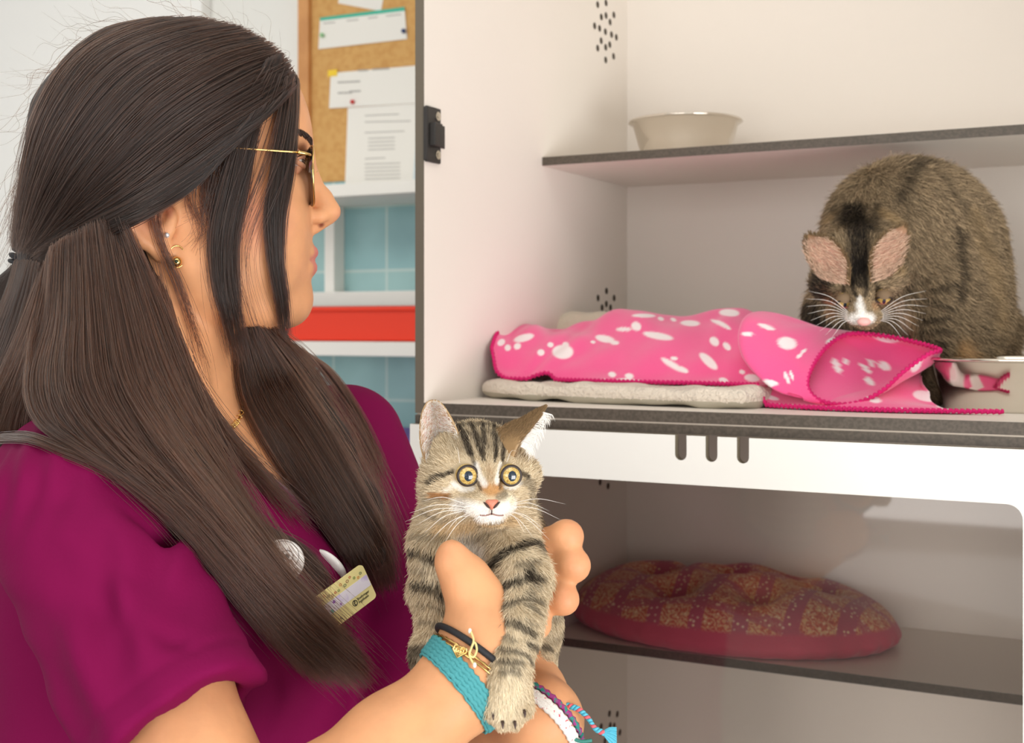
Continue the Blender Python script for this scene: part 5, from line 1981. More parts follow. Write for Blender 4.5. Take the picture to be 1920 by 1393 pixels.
me = mesh_np('kitten_body', kV, kF)
vcol(me, 'under', kit_color(kV, None) * .8)
kbody = put('body', me, M_furskin, kitten)
kc = at(921, 940, .84)
hc = at(890, 880, .888)
K_eye = [at(875, 891, .8555), at(955.5, 891, .8565)]


def kit_flow(P):
    f = P - kc
    f = f / (np.linalg.norm(f, axis=1)[:, None] + 1e-9)
    w = np.clip((P[:, 2] - (CAMZ - .150)) / .02, 0, 1)[:, None]
    down = np.tile([[0, .05, -1.0]], (len(P), 1))
    out = P[:, 0:1] * 0
    return f * w + (down + np.c_[(P[:, 0] - hc[0]) * 6, np.zeros(len(P)), np.zeros(len(P))]) * (1 - w)


def kit_len(P):
    hd = np.linalg.norm(P - kc, axis=1)
    L = np.where(P[:, 2] > CAMZ - .140, np.interp(hd, [.006, .02, .05], [.0012, .0032, .0062]), .0088)
    leg = (P[:, 2] < CAMZ - .185)
    L = np.where(leg, .0056, L)
    L = np.where(P[:, 2] < CAMZ - .235, .0036, L)
    for e in K_eye:
        L = np.where(np.linalg.norm(P - e, axis=1) < .0155, np.minimum(L, .0022), L)
    return L


def kit_mask(Cn):
    m = np.ones(len(Cn))
    for e in K_eye: m[np.linalg.norm(Cn - e, axis=1) < .0098] = 0
    m[np.linalg.norm(Cn - at(922, 944, .841), axis=1) < .0040] = 0
    m[(Cn[:, 1] > .95)] *= .5
    return m


groom('fur', kV, kF, 120000, 11, kit_flow, kit_len, kit_color, M_fur, kbody, .30, .00015, kit_mask, .22)
# eyes
for e, look in zip(K_eye, [(.20, -1, .03), (.26, -1, .03)]):
    ey, x1, x2, lk = ring_eye('eye', e, .0079, look, M_iris, kitten, pupil=(.36, .44))
    ring = [e + lk * .0044 + x1 * .00655 * math.cos(t) + x2 * .00640 * math.sin(t) * (1.0 if math.sin(t) > 0 else .96) for t in np.linspace(0, 2 * math.pi, 41)[:-1]]
    MB().tube(ring, .00115, 10, closed=True).build('eyelid', M_lid, ey, smooth=True)
# nose and mouth
nb = MB()
c = at(922, 944, .8405)
Q = [(-17, -6), (-8, -9), (0, -8), (8, -9), (16, -6), (10, 3), (3, 10), (0, 14), (-4, 10), (-11, 3)]
V = [c + np.array([x * px_, -.0012 + .0022 * (abs(x) / 17) ** 2 * 1.2, -y * px_]) for x, y in Q]
V = V + [c + np.array([x * px_ * .55, -.0030 + .0004 * abs(x) / 17, -y * px_ * .55]) for x, y in Q] + [c + np.array([0, -.0033, 0])] + [v + np.array([0, .004, 0]) for v in V]
n = len(Q)
Fq = [(i, (i + 1) % n, n + (i + 1) % n, n + i) for i in range(n)] + [(n + i, n + (i + 1) % n, 2 * n) for i in range(n)] + [(2 * n + 1 + i, 2 * n + 1 + (i + 1) % n, (i + 1) % n, i) for i in range(n)]
no = nb.add(V, Fq).build('nose', M_nose, kitten, smooth=True)
sm = no.modifiers.new('s', 'SUBSURF'); sm.levels = 2; sm.render_levels = 2
sb = MB()
for sd in (-1, 1):
    sb.tube(spline([c + np.array([sd * 3.5 * px_, -.0020, -8 * px_]), c + np.array([sd * 9 * px_, -.0016, -2 * px_]), c + np.array([sd * 15 * px_, -.0002, 3 * px_])], 8), [.0004, .0007, .0009, .0009, .0008, .0007, .0005, .0003], 8)
sb.tube([c + np.array([0, -.0016, -12 * px_]), c + np.array([0, -.0012, -20 * px_])], .0005, 6)
sb.build('nostril', M_nosed, no, smooth=True)
mb = MB()
for sd in (-1, 1):
    P_ = []
    for t in np.linspace(0, 1, 8):
        x, y = 922 + sd * 22 * t, 963 + 2.5 * math.sin(t * 2.6) + 1.5 * t
        h = ray(kbvh, at(x, y, .80), at(x, y, .9) - at(x, y, .8), .2)
        P_.append(h[0] + np.array([0, -.0004, 0]) if h else at(x, y, .846))
    mb.tube(P_, .0005, 6)
mb.build('mouth', mat('mouth_line', srgb(150, 112, 104), .6), kitten, smooth=True)
# whiskers
rg = np.random.default_rng(2)
P = []
for (x, y, ex, ey_) in [(872, 950, 768, 962), (874, 955, 780, 985), (868, 958, 795, 1000), (878, 962, 800, 1022), (880, 966, 835, 1000), (870, 944, 790, 940), (884, 962, 826, 1030), (866, 953, 760, 978),
                        (952, 950, 1052, 975), (950, 955, 1030, 1012), (946, 960, 1000, 1008), (955, 945, 1060, 945), (950, 958, 1022, 995), (955, 948, 1030, 958), (948, 962, 985, 1000),
                        (862, 868, 856, 838), (950, 866, 968, 846)]:
    a, b = at(x, y, .846), at(ex, ey_, .835)
    m_ = (a + b) / 2 + np.array([0, -.004, .004])
    P.append(spline([a, m_, b], 10))
strands('whiskers', np.array(P), .00016, M_whisk, kitten, kind=None, tip=.15)
# ears
CI = np.array(srgb(222, 184, 176)); CE = np.array(srgb(206, 176, 140)); CBk = np.array(srgb(146, 118, 84))
for which in (0, 1):
    if which == 0:
        Lp = [at(800, 872, .872), at(789, 830, .874), at(790, 785, .878), at(800, 758, .880), at(812, 752, .881)]
        Rp = [at(866, 838, .866), at(855, 806, .868), at(840, 776, .872), (at(826, 757, .878)), at(814, 752, .881)]
        V, F, n0, nn, G = ear_mesh(Lp, Rp, .013, th=.0013)
    else:
        Lp = [at(926, 806, .876), at(950, 795, .878), at(978, 783, .878), at(1004, 769, .876), at(1020, 763, .874)]
        Rp = [at(962, 862, .868), at(972, 836, .862), at(990, 812, .862), at(1010, 786, .866), at(1022, 765, .872)]
        V, F, n0, nn, G = ear_mesh(Lp, Rp, -.006, th=.0013)
    me = mesh_np('ear', V, F)
    n, m = G.shape[:2]
    s = np.tile(np.linspace(0, 1, m), n); t = np.repeat(np.linspace(0, 1, n), m)
    edge = np.clip(1 - np.minimum(np.minimum(s, 1 - s) * 9, (1 - t) * 12), 0, 1)[:, None]
    front = (CI if which == 0 else CBk) * (1 - edge) + CE * edge
    back = np.tile(CBk if which == 0 else CI, (n0, 1))
    vcol(me, 'under', np.concatenate([front, back]))
    er = put('ear', me, M_furskin, kitten)
    # soft hair in and on the ear
    rg = np.random.default_rng(20 + which)
    cnt = 3200
    ii = rg.random(cnt) ** (1.5 if which == 0 else 1.0); jj = rg.random(cnt)
    idx = (np.minimum((ii * (n - 1)).astype(int), n - 2), np.minimum((jj * (m - 1)).astype(int), m - 2))
    fr = rg.random((cnt, 2, 1))
    Pp = G[idx] * (1 - fr[:, 0]) + G[idx[0] + 1, idx[1]] * fr[:, 0]
    Pp = Pp + (G[idx[0], idx[1] + 1] - G[idx]) * fr[:, 1]
    updir = (G[-1].mean(0) - G[0].mean(0)); updir /= np.linalg.norm(updir)
    if which == 0:
        d = nn[idx] * .55 + updir * .45 + np.array([.35, 0, 0]) * (jj[:, None] - .2) + rg.normal(0, .22, (cnt, 3))
        Ls = .0055 * (1 - ii * .75)
        col = np.where(rg.random((cnt, 1)) < .7, WHITE * .95, CE)
    else:
        d = nn[idx] * .15 + updir * .9 + rg.normal(0, .12, (cnt, 3))
        Ls = np.full(cnt, .0028)
        col = CBk * rg.uniform(.6, 1.2, (cnt, 1))
    d /= np.linalg.norm(d, axis=1)[:, None]
    KK = np.stack([Pp + d * (Ls * tt)[:, None] for tt in np.linspace(0, 1, 4)], 1)
    # rim fringe
    strands('ear_fur', KK, .00012, M_fur, er, col=np.clip(col, 0, 1), tip=.3)
# white tuft hanging out of the folded ear
rg = np.random.default_rng(7)
P = []
for i in range(170):
    t = rg.random()
    a = np.array(at(975, 838, .864)) * (1 - t) + np.array(at(1018, 772, .868)) * t
    e = a + np.array([rg.uniform(.001, .009), rg.uniform(-.003, .002), -rg.uniform(.004, .012) * (1 - .5 * t)])
    P.append(spline([a, (a + e) / 2 + np.array([.0025, 0, .001]), e], 6))
strands('ear_tuft', np.array(P), .00013, M_fur, er, col=np.tile(WHITE, (len(P), 1)), tip=.2)
# claws
for (x, y, Y, parentn) in [(924, 1336, .7710, 0), (942, 1353, .7660, 0), (965, 1353, .7660, 0), (983, 1332, .7710, 0), (786, 1243, .852, 0), (800, 1248, .850, 0)]:
    a = at(x, y, Y)
    MB().tube([a, a + np.array([.0003, -.0022, -.0014]), a + np.array([.0004, -.0032, -.0036])], [.0011, .0008, .0002], 8).build('claw', M_claw, kitten, smooth=True)
# toe pads of the turned paw
for (x, y, r) in [(826, 1196, .0042), (812, 1206, .0032)]:
    MB().ball(at(x, y, .853), (r, r * .7, r * .8), 14, 10).build('toe_pad', mat('dark_pad', srgb(82, 62, 62), .5), kitten, smooth=True)

# ================================================================== the second tabby in the cage
ZFL = CAMZ + Zmid     # height of the cage floor
cat = Vol([.20, 1.24, ZFL - .005], [.66, 1.70, ZFL + .32], .0026)
B = lambda x, y, Y: at(x, y, Y)
cat.ell(B(1735, 470, 1.50), (.090, .075, .095), None, .02)
cat.ell(B(1655, 440, 1.49), (.068, .066, .072), None, .03)
cat.ell(B(1700, 390, 1.50), (.064, .070, .052), None, .03)
cat.ell(B(1800, 580, 1.49), (.054, .070, .075), None, .03)
cat.ell(B(1585, 585, 1.475), (.042, .045, .055), None, .025)
cat.ell(B(1650, 560, 1.48), (.055, .050, .060), None, .025)
# near foreleg, far foreleg, hind foot
cat.chain([B(1752, 545, 1.445), B(1756, 630, 1.43), B(1748, 690, 1.42), B(1742, 738, 1.41)], [.028, .019, .0155, .016], .02)
cat.chain([B(1570, 600, 1.47), B(1560, 680, 1.46), B(1560, 728, 1.45)], [.030, .018, .016], .02)
cat.chain([B(1822, 610, 1.455), B(1824, 680, 1.44), B(1806, 730, 1.43)], [.034, .022, .017], .02)
cat.chain([B(1868, 620, 1.51), B(1868, 680, 1.52), B(1850, 722, 1.50)], [.030, .020, .017], .02)
# head, bowed to the blanket: crown up and back, muzzle down and forward
hcn = B(1608, 520, 1.345)
hfw = norm([-.08, -.60, -.80]); hlx = norm(np.cross(hfw, [0, 0, 1.0])); hup = np.cross(hlx, hfw)
CM = np.stack([hlx, hfw, hup], 1)
cat.cap(B(1630, 470, 1.44), B(1610, 505, 1.375), .046, .038, .025)
cat.ell(B(1606, 500, 1.358), (.0430, .044, .038), CM, .012)
cat.ell(B(1556, 530, 1.350), (.020, .026, .020), None, .012)
cat.ell(B(1662, 515, 1.352), (.020, .026, .020), None, .012)
cat.cap(B(1612, 555, 1.318), B(1620, 592, 1.297), .0150, .0105, .010)
cat.ell(B(1606, 594, 1.304), (.0115, .012, .0095), None, .007)
cat.ell(B(1636, 592, 1.305), (.0105, .012, .0095), None, .007)
cat.ell(B(1622, 606, 1.312), (.0100, .011, .0065), None, .006)
for x, y in ((1583, 562), (1655, 556)): cat.ell(B(x, y, 1.305), (.008, .008, .005), None, .006, 's')
# tail curled along the right side
cat.chain([B(1868, 690, 1.55), B(1880, 715, 1.52), B(1840, 728, 1.47)], [.016, .014, .012], .015)
cV, cF = cat.mesh(1)
cbvh = bvh_of(cV, cF)
del cat
print('cat', len(cV))
catr = empty('cat', (B(1740, 600, 1.49)[0], 1.49, ZFL), 'young tabby cat crouching in the upper cage and looking down at the pink blanket', 'cat')
CB = lambda *pts: pts
pc = 1.36 / FPX
BROWN = np.array(srgb(128, 110, 84)); BK = np.array(srgb(30, 25, 22)); GD = np.array(srgb(182, 154, 112))
C_dark = [([(1600, 390), (1608, 430), (1612, 480), (1610, 500)], 22, .97), ([(1570, 385), (1590, 420)], 8, .6), ([(1640, 385), (1632, 420)], 8, .6), ([(1612, 500), (1612, 530)], 16, .9),
          ([(1596, 520), (1600, 545), (1606, 556)], 4, .85), ([(1624, 520), (1626, 540), (1622, 556)], 4, .85), ([(1640, 530), (1648, 548)], 4, .7), ([(1585, 530), (1582, 548)], 4, .6),
          ([(1660, 300), (1700, 296), (1740, 305)], 14, .6), ([(1790, 430), (1800, 500), (1795, 560)], 10, .75), ([(1740, 540), (1790, 530)], 6, .75), ([(1735, 560), (1780, 575)], 6, .7),
          ([(1730, 600), (1775, 590)], 7, .85), ([(1728, 622), (1772, 615)], 6, .8), ([(1726, 644), (1768, 640)], 7, .85), ([(1735, 665), (1765, 662)], 6, .8), ([(1700, 530), (1735, 520)], 7, .45),
          ([(1512, 530), (1525, 600), (1560, 640)], 26, .92), ([(1690, 470), (1705, 540)], 12, .5), ([(1760, 330), (1800, 380), (1850, 470)], 10, .35), ([(1540, 600), (1580, 610)], 14, .6), ([(1560, 560), (1536, 545), (1525, 530)], 4, .7), ([(1672, 555), (1695, 535)], 4, .7),
          ([(1566, 562), (1590, 572)], 4, .8), ([(1640, 562), (1668, 552)], 4, .8), ([(1845, 620), (1860, 560)], 8, .3)]
C_light = [([(1612, 572), (1616, 590)], 8, WHITE, .95), ([(1600, 598), (1632, 598)], 11, WHITE, .95), ([(1612, 560), (1613, 575)], 5, WHITE, .9),
           ([(1800, 650), (1815, 680)], 22, np.array(srgb(214, 176, 128)), .8), ([(1545, 540), (1560, 580)], 9, np.array(srgb(200, 140, 100)), .6), ([(1680, 560), (1640, 575)], 8, np.array(srgb(196, 148, 108)), .5),
           ([(1650, 400), (1670, 410)], 16, GD, .6), ([(1560, 405), (1575, 395)], 12, GD, .6), ([(1540, 500), (1560, 520)], 10, GD, .5), ([(1665, 500), (1690, 510)], 10, GD, .5),
           ([(1820, 400), (1860, 520), (1870, 600)], 20, GD, .35), ([(1700, 590), (1715, 640)], 14, np.array(srgb(206, 170, 130)), .7), ([(1680, 560), (1700, 640)], 10, np.array(srgb(200, 176, 156)), .5)]


def cat_color(P, rg):
    n = len(P)
    r = rg.random(n)[:, None] if rg is not None else np.full((n, 1), .5)
    c = np.array(srgb(76, 64, 50)) * (1 - r) + np.array(srgb(190, 166, 132)) * r
    for pts, rr, cc, am in C_light:
        w = seg3(P, CB(*pts), rr * pc * 1.3, .7, cbvh)[:, None] * am
        c = c * (1 - w) + cc * w
    for pts, rr, am in C_dark:
        w = seg3(P, CB(*pts), rr * pc * 1.15, .5, cbvh)[:, None] * am
        if rg is not None: w = np.clip(w * rg.uniform(.7, 1.15, (n, 1)), 0, 1)
        c = c * (1 - w) + BK * w
    if rg is not None: c = c * rg.uniform(.6, 1.4, (n, 1))
    return np.clip(c, 0, 1)


me = mesh_np('cat_body', cV, cF)
vcol(me, 'under', cat_color(cV, None) * .8)
cbody = put('body', me, M_furskin, catr)
ctip = B(1620, 600, 1.29)


def cat_flow(P):
    f = P - ctip
    f /= np.linalg.norm(f, axis=1)[:, None] + 1e-9
    d = np.linalg.norm(P - ctip, axis=1)
    w = np.clip((.12 - d) / .03, 0, 1)[:, None]
    body = np.c_[(P[:, 0] - .36) * 3.0, (P[:, 1] - 1.45) * 2, np.full(len(P), -.35)]
    return f * w + body * (1 - w)


def cat_len(P):
    d = np.linalg.norm(P - ctip, axis=1)
    return np.where(P[:, 2] < ZFL + .05, .007, np.interp(d, [.01, .05, .10, .15], [.002, .005, .009, .014]))


C_eye = [B(1583, 563, 1.3165), B(1656, 556, 1.3185)]


def cat_mask(Cn):
    m = np.ones(len(Cn))
    for e in C_eye: m[np.linalg.norm((Cn - e) * np.array([1, 1, 1.7]), axis=1) < .0085] = 0
    m[(Cn[:, 1] > 1.54)] *= .5
    return m


groom('fur', cV, cF, 110000, 12, cat_flow, cat_len, cat_color, M_fur, cbody, .35, .00022, cat_mask, .30)
for e in C_eye:
    look = norm([-.1, -.75, -.6])
    ey, x1, x2, lk = ring_eye('eye', e, .0082, look, M_iris, catr, pupil=(.2, .5))
    tl = .30
    V, F = [], []
    for i in range(13):
        th = tl + (math.pi * .62 - tl) * i / 12
        for j in range(25):
            ph_ = -1.75 + 3.5 * j / 24
            dd_ = lk * math.cos(th) * math.cos(ph_) + x1 * math.sin(ph_) * math.cos(th * .9) + x2 * math.sin(th)
            V.append(e + norm(dd_) * .0088)
    F = grid_faces(13, 25)
    n0_ = len(V); V += [e + (v_ - e) * .955 for v_ in V]
    F += [tuple(n0_ + k_ for k_ in f_[::-1]) for f_ in grid_faces(13, 25)]
    MB().add(V, F).build('eyelid', mat('brown_lid', srgb(120, 98, 74), .7), ey, smooth=True)
    for sgn in (1, -1):
        pts = [e + lk * .0050 + x1 * .0085 * math.cos(t) + x2 * (.0030 if sgn > 0 else -.0040) * math.sin(t) + np.array([0, -.0012 * math.sin(t), 0]) for t in np.linspace(0, math.pi, 14)]
        MB().tube(pts, [.0005] + [.0011] * 12 + [.0005], 8).build('eyelid', M_lid, ey, smooth=True)
MB().ball(B(1620, 603, 1.288), (.0070, .0045, .0042), 16, 10).build('nose', mat('pale_pink_nose', srgb(226, 170, 164), .45), catr, smooth=True)
P = []
for i in range(9):
    for sd, ox in ((-1, 1598), (1, 1640)):
        ang = -.5 + i * .17
        a = B(ox, 592 + i, 1.302)
        L = .055 * (1 - .04 * i)
        e = a + np.array([sd * L * math.cos(ang), -.012, -L * math.sin(ang) * .8 + .004])
        P.append(spline([a, (a + e) / 2 + np.array([0, -.004, .006]), e], 10))
strands('whiskers', np.array(P), .00022, M_whisk, catr, kind=None, tip=.2)
CI2 = np.array(srgb(184, 140, 122)); CE2 = np.array(srgb(142, 112, 84))
for which in (0, 1):
    if which == 0:
        Lp = [B(1540, 522, 1.311), B(1520, 496, 1.315), B(1510, 466, 1.320), B(1512, 441, 1.330)]
        Rp = [B(1593, 534, 1.301), B(1592, 490, 1.305), B(1564, 453, 1.313), B(1517, 438, 1.330)]
    else:
        Lp = [B(1634, 528, 1.301), B(1632, 480, 1.305), B(1654, 443, 1.313), B(1695, 420, 1.330)]
        Rp = [B(1672, 516, 1.311), B(1692, 492, 1.315), B(1702, 452, 1.326), B(1699, 421, 1.330)]
    V, F, n0, nn, G = ear_mesh(Lp, Rp, .006, th=.0016)
    me = mesh_np('ear', V, F)
    n, m = G.shape[:2]
    s = np.tile(np.linspace(0, 1, m), n); t = np.repeat(np.linspace(0, 1, n), m)
    edge = np.clip(1.15 - np.minimum(np.minimum(s, 1 - s) * 5.0, (1 - t) * 3.5), 0, 1)[:, None]
    vcol(me, 'under', np.concatenate([CI2 * (1 - edge) + CE2 * edge, np.tile(np.array(srgb(120, 92, 64)), (n0, 1))]))
    er = put('ear', me, M_furskin, catr)
    rg = np.random.default_rng(40 + which)
    cnt = 950
    ii = rg.random(cnt) ** 1.2 * .8; jj = rg.random(cnt)
    idx = (np.minimum((ii * (n - 1)).astype(int), n - 2), np.minimum((jj * (m - 1)).astype(int), m - 2))
    Pp = G[idx] + rg.normal(0, .0008, (cnt, 3))
    updir = norm(G[-1].mean(0) - G[0].mean(0))
    d = nn[idx] * .4 + updir * .4 + np.array([1 if which else -1, 0, 0]) * .35 + rg.normal(0, .15, (cnt, 3))
    d /= np.linalg.norm(d, axis=1)[:, None]
    KK = np.stack([Pp + d * (.009 * (1 - ii * .6) * tt)[:, None] for tt in np.linspace(0, 1, 4)], 1)
    strands('ear_fur', KK, .0002, M_fur, er, col=np.clip(np.array(srgb(214, 182, 158)) * rg.uniform(.6, 1.25, (cnt, 1)), 0, 1), tip=.3)

    # brown fur growing over the rims of the ear
    KK = []
    for (edge_c, sgn) in ((spline(Lp, 40), -1), (spline(Rp, 40), 1)):
        for q in range(420):
            t = rg.random() * 38.9
            p = edge_c[int(t)] * (1 - t % 1) + edge_c[int(t) + 1] * (t % 1) + np.array([-sgn * rg.uniform(-.001, .003), .0004, 0])
            d = updir * .8 + np.array([sgn * .25, -.25, 0]) + rg.normal(0, .18, 3)
            d /= np.linalg.norm(d)
            KK.append([p + d * L_ for L_ in np.linspace(0, rg.uniform(.0025, .0055), 4)])
    KK = np.array(KK)
    strands('ear_rim_fur', KK, .0002, M_fur, er, col=np.array(srgb(120, 98, 70)) * rg.uniform(.4, 1.5, (len(KK), 1)), tip=.3)
# ================================================================== things in the cages
# upper steel bowl
def bowl(name, c, r_top, r_bot, h, label, lip=.006, rz=0):
    prof = [(0, .0012), (r_bot * .9, .0012), (r_bot, .004), (r_bot + (r_top - r_bot) * .5, h * .5), (r_top - .001, h - .002), (r_top, h), (r_top + lip * .7, h + .001), (r_top + lip, h - .0012), (r_top + lip * .6, h - .0026),
            (r_top - .0005, h - .004), (r_bot + (r_top - r_bot) * .5 + .0012, h * .48), (r_bot + .0014, .002), (r_bot, 0), (0, 0)]
    b = MB().lathe(prof[::-1], c, 72)
    o = b.build(name, M_chrome, None, smooth=True)
    tag(o, label, 'bowl')
    origin_to(o, c)
    return o


k = cw_px(1285, .445)
pb_ = cw(k, .445, zs)
zr = zs
bowl('feeding_bowl', np.array([pb_[0], pb_[1], CAMZ + zs]), .0735, .0565, .057, 'stainless steel bowl standing on the upper half shelf of the cage')
pc_ = np.array([(1908 - 960) / FPX * 1.335, 1.335, ZFL])
bowl('feeding_bowl', pc_, .0885, .0720, .0540, 'large stainless steel bowl on the cage floor beside the pink blanket', lip=.005)

# ---- fleece mat under the blanket
M_fleece = mat('cream_fleece', srgb(240, 226, 208), .95, sheen=.4, bump=(220, 1.0, .008))
M_grey = mat('grey_cotton', srgb(178, 170, 152), .85, bump=(600, .3, .001))
mat_ = Vol(cw(-.02, .02, 0) - [.02, .25, 0] + [0, 0, Zmid - .002], [cw(.52, .03, 0)[0] + .25, 1.80, ZFL + .06], .0028)
base = Zmid + .013
outl = [(.004, .125), (.06, .088), (.12, .075), (.19, .062), (.27, .052), (.352, .047), (.372, .10), (.38, .25), (.38, .42), (.30, .50), (.12, .50), (.02, .42)]
OL = spline(np.array(outl + [outl[0]]), 120)
pm = poly_sdf([tuple(p) for p in OL[::2]])


def matf(X, Y, Z):
    dx, dy = X - P0[0], Y - P0[1]
    u = dx * CU[0] + dy * CU[1]; v = dx * CV[0] + dy * CV[1]
    d = pm(u, v)
    t = .0092 + .0024 * np.sin(u * 95 + 1.3 * np.sin(v * 60)) * np.cos(v * 70) + .0012 * np.sin(u * 37 + 1)
    q = Z - (CAMZ + Zmid + .0112)
    e1_ = np.abs(q) - t
    return np.sqrt(np.maximum(d + .009, 0) ** 2 + np.maximum(e1_ + .008, 0) ** 2) - .009 + np.minimum(np.maximum(d + .009, e1_ + .008), 0)


mat_.op(matf, [-.15, 1.0, ZFL], [.6, 1.85, ZFL + .035])
mV, mF = mat_.mesh(1)
del mat_
fm_o = put('fleece_mat', mesh_np('fleece_mat', mV, mF), [M_fleece, M_grey])
tag(fm_o, 'cream fleece pet mat with grey underside lying under the pink blanket', 'pet mat')
for p in fm_o.data.polygons:
    if p.center[2] < ZFL + .0070: p.material_index = 1
origin_to(fm_o, cw(.22, .25, Zmid))

# ---- folded bed behind the blanket
bd = Vol([-.02, 1.5, ZFL - .002], [.32, 1.92, ZFL + .12], .004)
bd.chain([at(1010, 640, 1.78), at(1075, 622, 1.78), at(1130, 622, 1.78), at(1240, 640, 1.76), at(1330, 640, 1.72)], [.022, .026, .026, .03, .03], .02)
bd.chain([at(1010, 690, 1.76), at(1100, 690, 1.76), at(1330, 690, 1.70)], [.036, .036, .036], .02)
q = bd.mesh(1)
o = put('pet_bed', mesh_np('pet_bed', *q), mat('beige_plush', srgb(214, 204, 184), .95, sheen=.3, bump=(90, .8, .004)))
tag(o, 'beige plush pet bed bunched up behind the pink blanket', 'pet bed')
origin_to(o, (at(1130, 700, 1.76)[0], 1.76, ZFL))

# ---- pink paw-print blanket
rows = [
    # front hem
    [(924, 664, 1.560), (934, 700, 1.545), (972, 714, 1.530), (1005, 704, 1.528), (1028, 700, 1.520), (1052, 717, 1.505), (1120, 727, 1.475), (1200, 734, 1.445), (1290, 728, 1.420), (1350, 727, 1.400), (1395, 742, 1.378), (1450, 762, 1.345), (1560, 774, 1.300), (1700, 777, 1.268), (1882, 779, 1.246)],
    [(922, 650, 1.575), (940, 682, 1.560), (985, 692, 1.548), (1015, 684, 1.545), (1040, 682, 1.535), (1070, 700, 1.520), (1130, 708, 1.495), (1210, 714, 1.468), (1295, 708, 1.445), (1355, 704, 1.430), (1400, 718, 1.405), (1460, 738, 1.370), (1570, 752, 1.325), (1700, 762, 1.290), (1830, 775, 1.256)],
    [(930, 630, 1.600), (955, 652, 1.590), (1000, 660, 1.575), (1030, 655, 1.570), (1060, 658, 1.560), (1095, 672, 1.545), (1150, 678, 1.520), (1220, 684, 1.495), (1300, 676, 1.475), (1355, 668, 1.465), (1405, 680, 1.440), (1470, 700, 1.405), (1575, 725, 1.365), (1690, 738, 1.33), (1748, 754, 1.303)],
    [(945, 618, 1.640), (972, 622, 1.630), (1010, 626, 1.615), (1045, 630, 1.605), (1080, 634, 1.595), (1120, 640, 1.580), (1170, 640, 1.560), (1235, 640, 1.535), (1305, 636, 1.515), (1360, 632, 1.510), (1410, 636, 1.485), (1475, 660, 1.450), (1575, 700, 1.410), (1685, 706, 1.365), (1750, 714, 1.352)],
    [(975, 612, 1.680), (995, 611, 1.675), (1020, 613, 1.665), (1055, 618, 1.655), (1090, 618, 1.645), (1130, 604, 1.630), (1180, 600, 1.610), (1240, 606, 1.590), (1310, 608, 1.570), (1362, 596, 1.565), (1415, 598, 1.540), (1480, 626, 1.500), (1570, 668, 1.460), (1690, 674, 1.40), (1750, 680, 1.402)],
    [(1000, 622, 1.710), (1015, 622, 1.706), (1035, 622, 1.700), (1065, 620, 1.695), (1105, 603, 1.690), (1140, 585, 1.680), (1185, 580, 1.660), (1245, 588, 1.640), (1315, 590, 1.620), (1375, 577, 1.605), (1420, 588, 1.590), (1485, 620, 1.550), (1565, 650, 1.505), (1690, 658, 1.43), (1758, 664, 1.425)],
    [(1010, 650, 1.73), (1025, 650, 1.73), (1045, 650, 1.73), (1075, 650, 1.72), (1115, 630, 1.72), (1150, 612, 1.71), (1190, 608, 1.69), (1250, 612, 1.67), (1320, 614, 1.65), (1380, 604, 1.64), (1430, 614, 1.62), (1490, 650, 1.58), (1565, 672, 1.54), (1685, 676, 1.46), (1756, 684, 1.455)],
    [(1015, 700, 1.745), (1030, 700, 1.745), (1050, 700, 1.745), (1080, 700, 1.735), (1120, 700, 1.735), (1155, 700, 1.725), (1195, 705, 1.70), (1255, 710, 1.68), (1325, 716, 1.66), (1385, 718, 1.65), (1435, 722, 1.63), (1495, 728, 1.59), (1565, 736, 1.55), (1680, 730, 1.48), (1750, 738, 1.475)]]
NUc, NVc = 420, 130
Rw = []
for r_ in rows:
    W_ = np.array([at(*p) for p in r_])
    # same parameter for every row: columns stay columns
    Q = np.vstack([2 * W_[0] - W_[1], W_, 2 * W_[-1] - W_[-2]])
    tpar = np.linspace(0, len(W_) - 1 - 1e-6, NUc)
    i = tpar.astype(int); t = (tpar - i)[:, None]
    Rw.append(.5 * ((2 * Q[i + 1]) + (-Q[i] + Q[i + 2]) * t + (2 * Q[i] - 5 * Q[i + 1] + 4 * Q[i + 2] - Q[i + 3]) * t ** 2 + (-Q[i] + 3 * Q[i + 1] - 3 * Q[i + 2] + Q[i + 3]) * t ** 3))
Rw = np.array(Rw)
Q = np.concatenate([2 * Rw[:1] - Rw[1:2], Rw, 2 * Rw[-1:] - Rw[-2:-1]])
tpar = np.linspace(0, len(Rw) - 1 - 1e-6, NVc)
i = tpar.astype(int); t = (tpar - i)[:, None, None]
S = .5 * ((2 * Q[i + 1]) + (-Q[i] + Q[i + 2]) * t + (2 * Q[i] - 5 * Q[i + 1] + 4 * Q[i + 2] - Q[i + 3]) * t ** 2 + (-Q[i] + 3 * Q[i + 1] - 3 * Q[i + 2] + Q[i + 3]) * t ** 3)
S = np.transpose(S, (1, 0, 2)).copy()
uu = np.linspace(0, 1, NUc)[:, None]; vv = np.linspace(0, 1, NVc)[None]
wav = (.0022 * np.sin(uu * 34 + vv * 9) + .0016 * np.sin(uu * 61 - vv * 14 + 1) + .0012 * np.sin(vv * 26 + uu * 12)) * np.sin(np.pi * np.clip(vv * 1.05, 0, 1)) ** .5
S[..., 2] += wav
S[..., 2] = np.maximum(S[..., 2], ZFL + .0035)
_dx, _dy = S[..., 0] - P0[0], S[..., 1] - P0[1]
_d = pm((_dx * CU[0] + _dy * CU[1]).astype(np.float32), (_dx * CV[0] + _dy * CV[1]).astype(np.float32))
S[..., 2] = np.maximum(S[..., 2], ZFL + .0240 * np.clip((.004 - _d) / .012, 0, 1))
_bx, _by = S[..., 0] - pc_[0], S[..., 1] - pc_[1]
_br2 = np.sqrt(_bx ** 2 + _by ** 2)
_k = np.where(_br2 < .0975, .0975 / np.maximum(_br2, 1e-4), 1.0)
S[..., 0] = pc_[0] + _bx * _k; S[..., 1] = pc_[1] + _by * _k
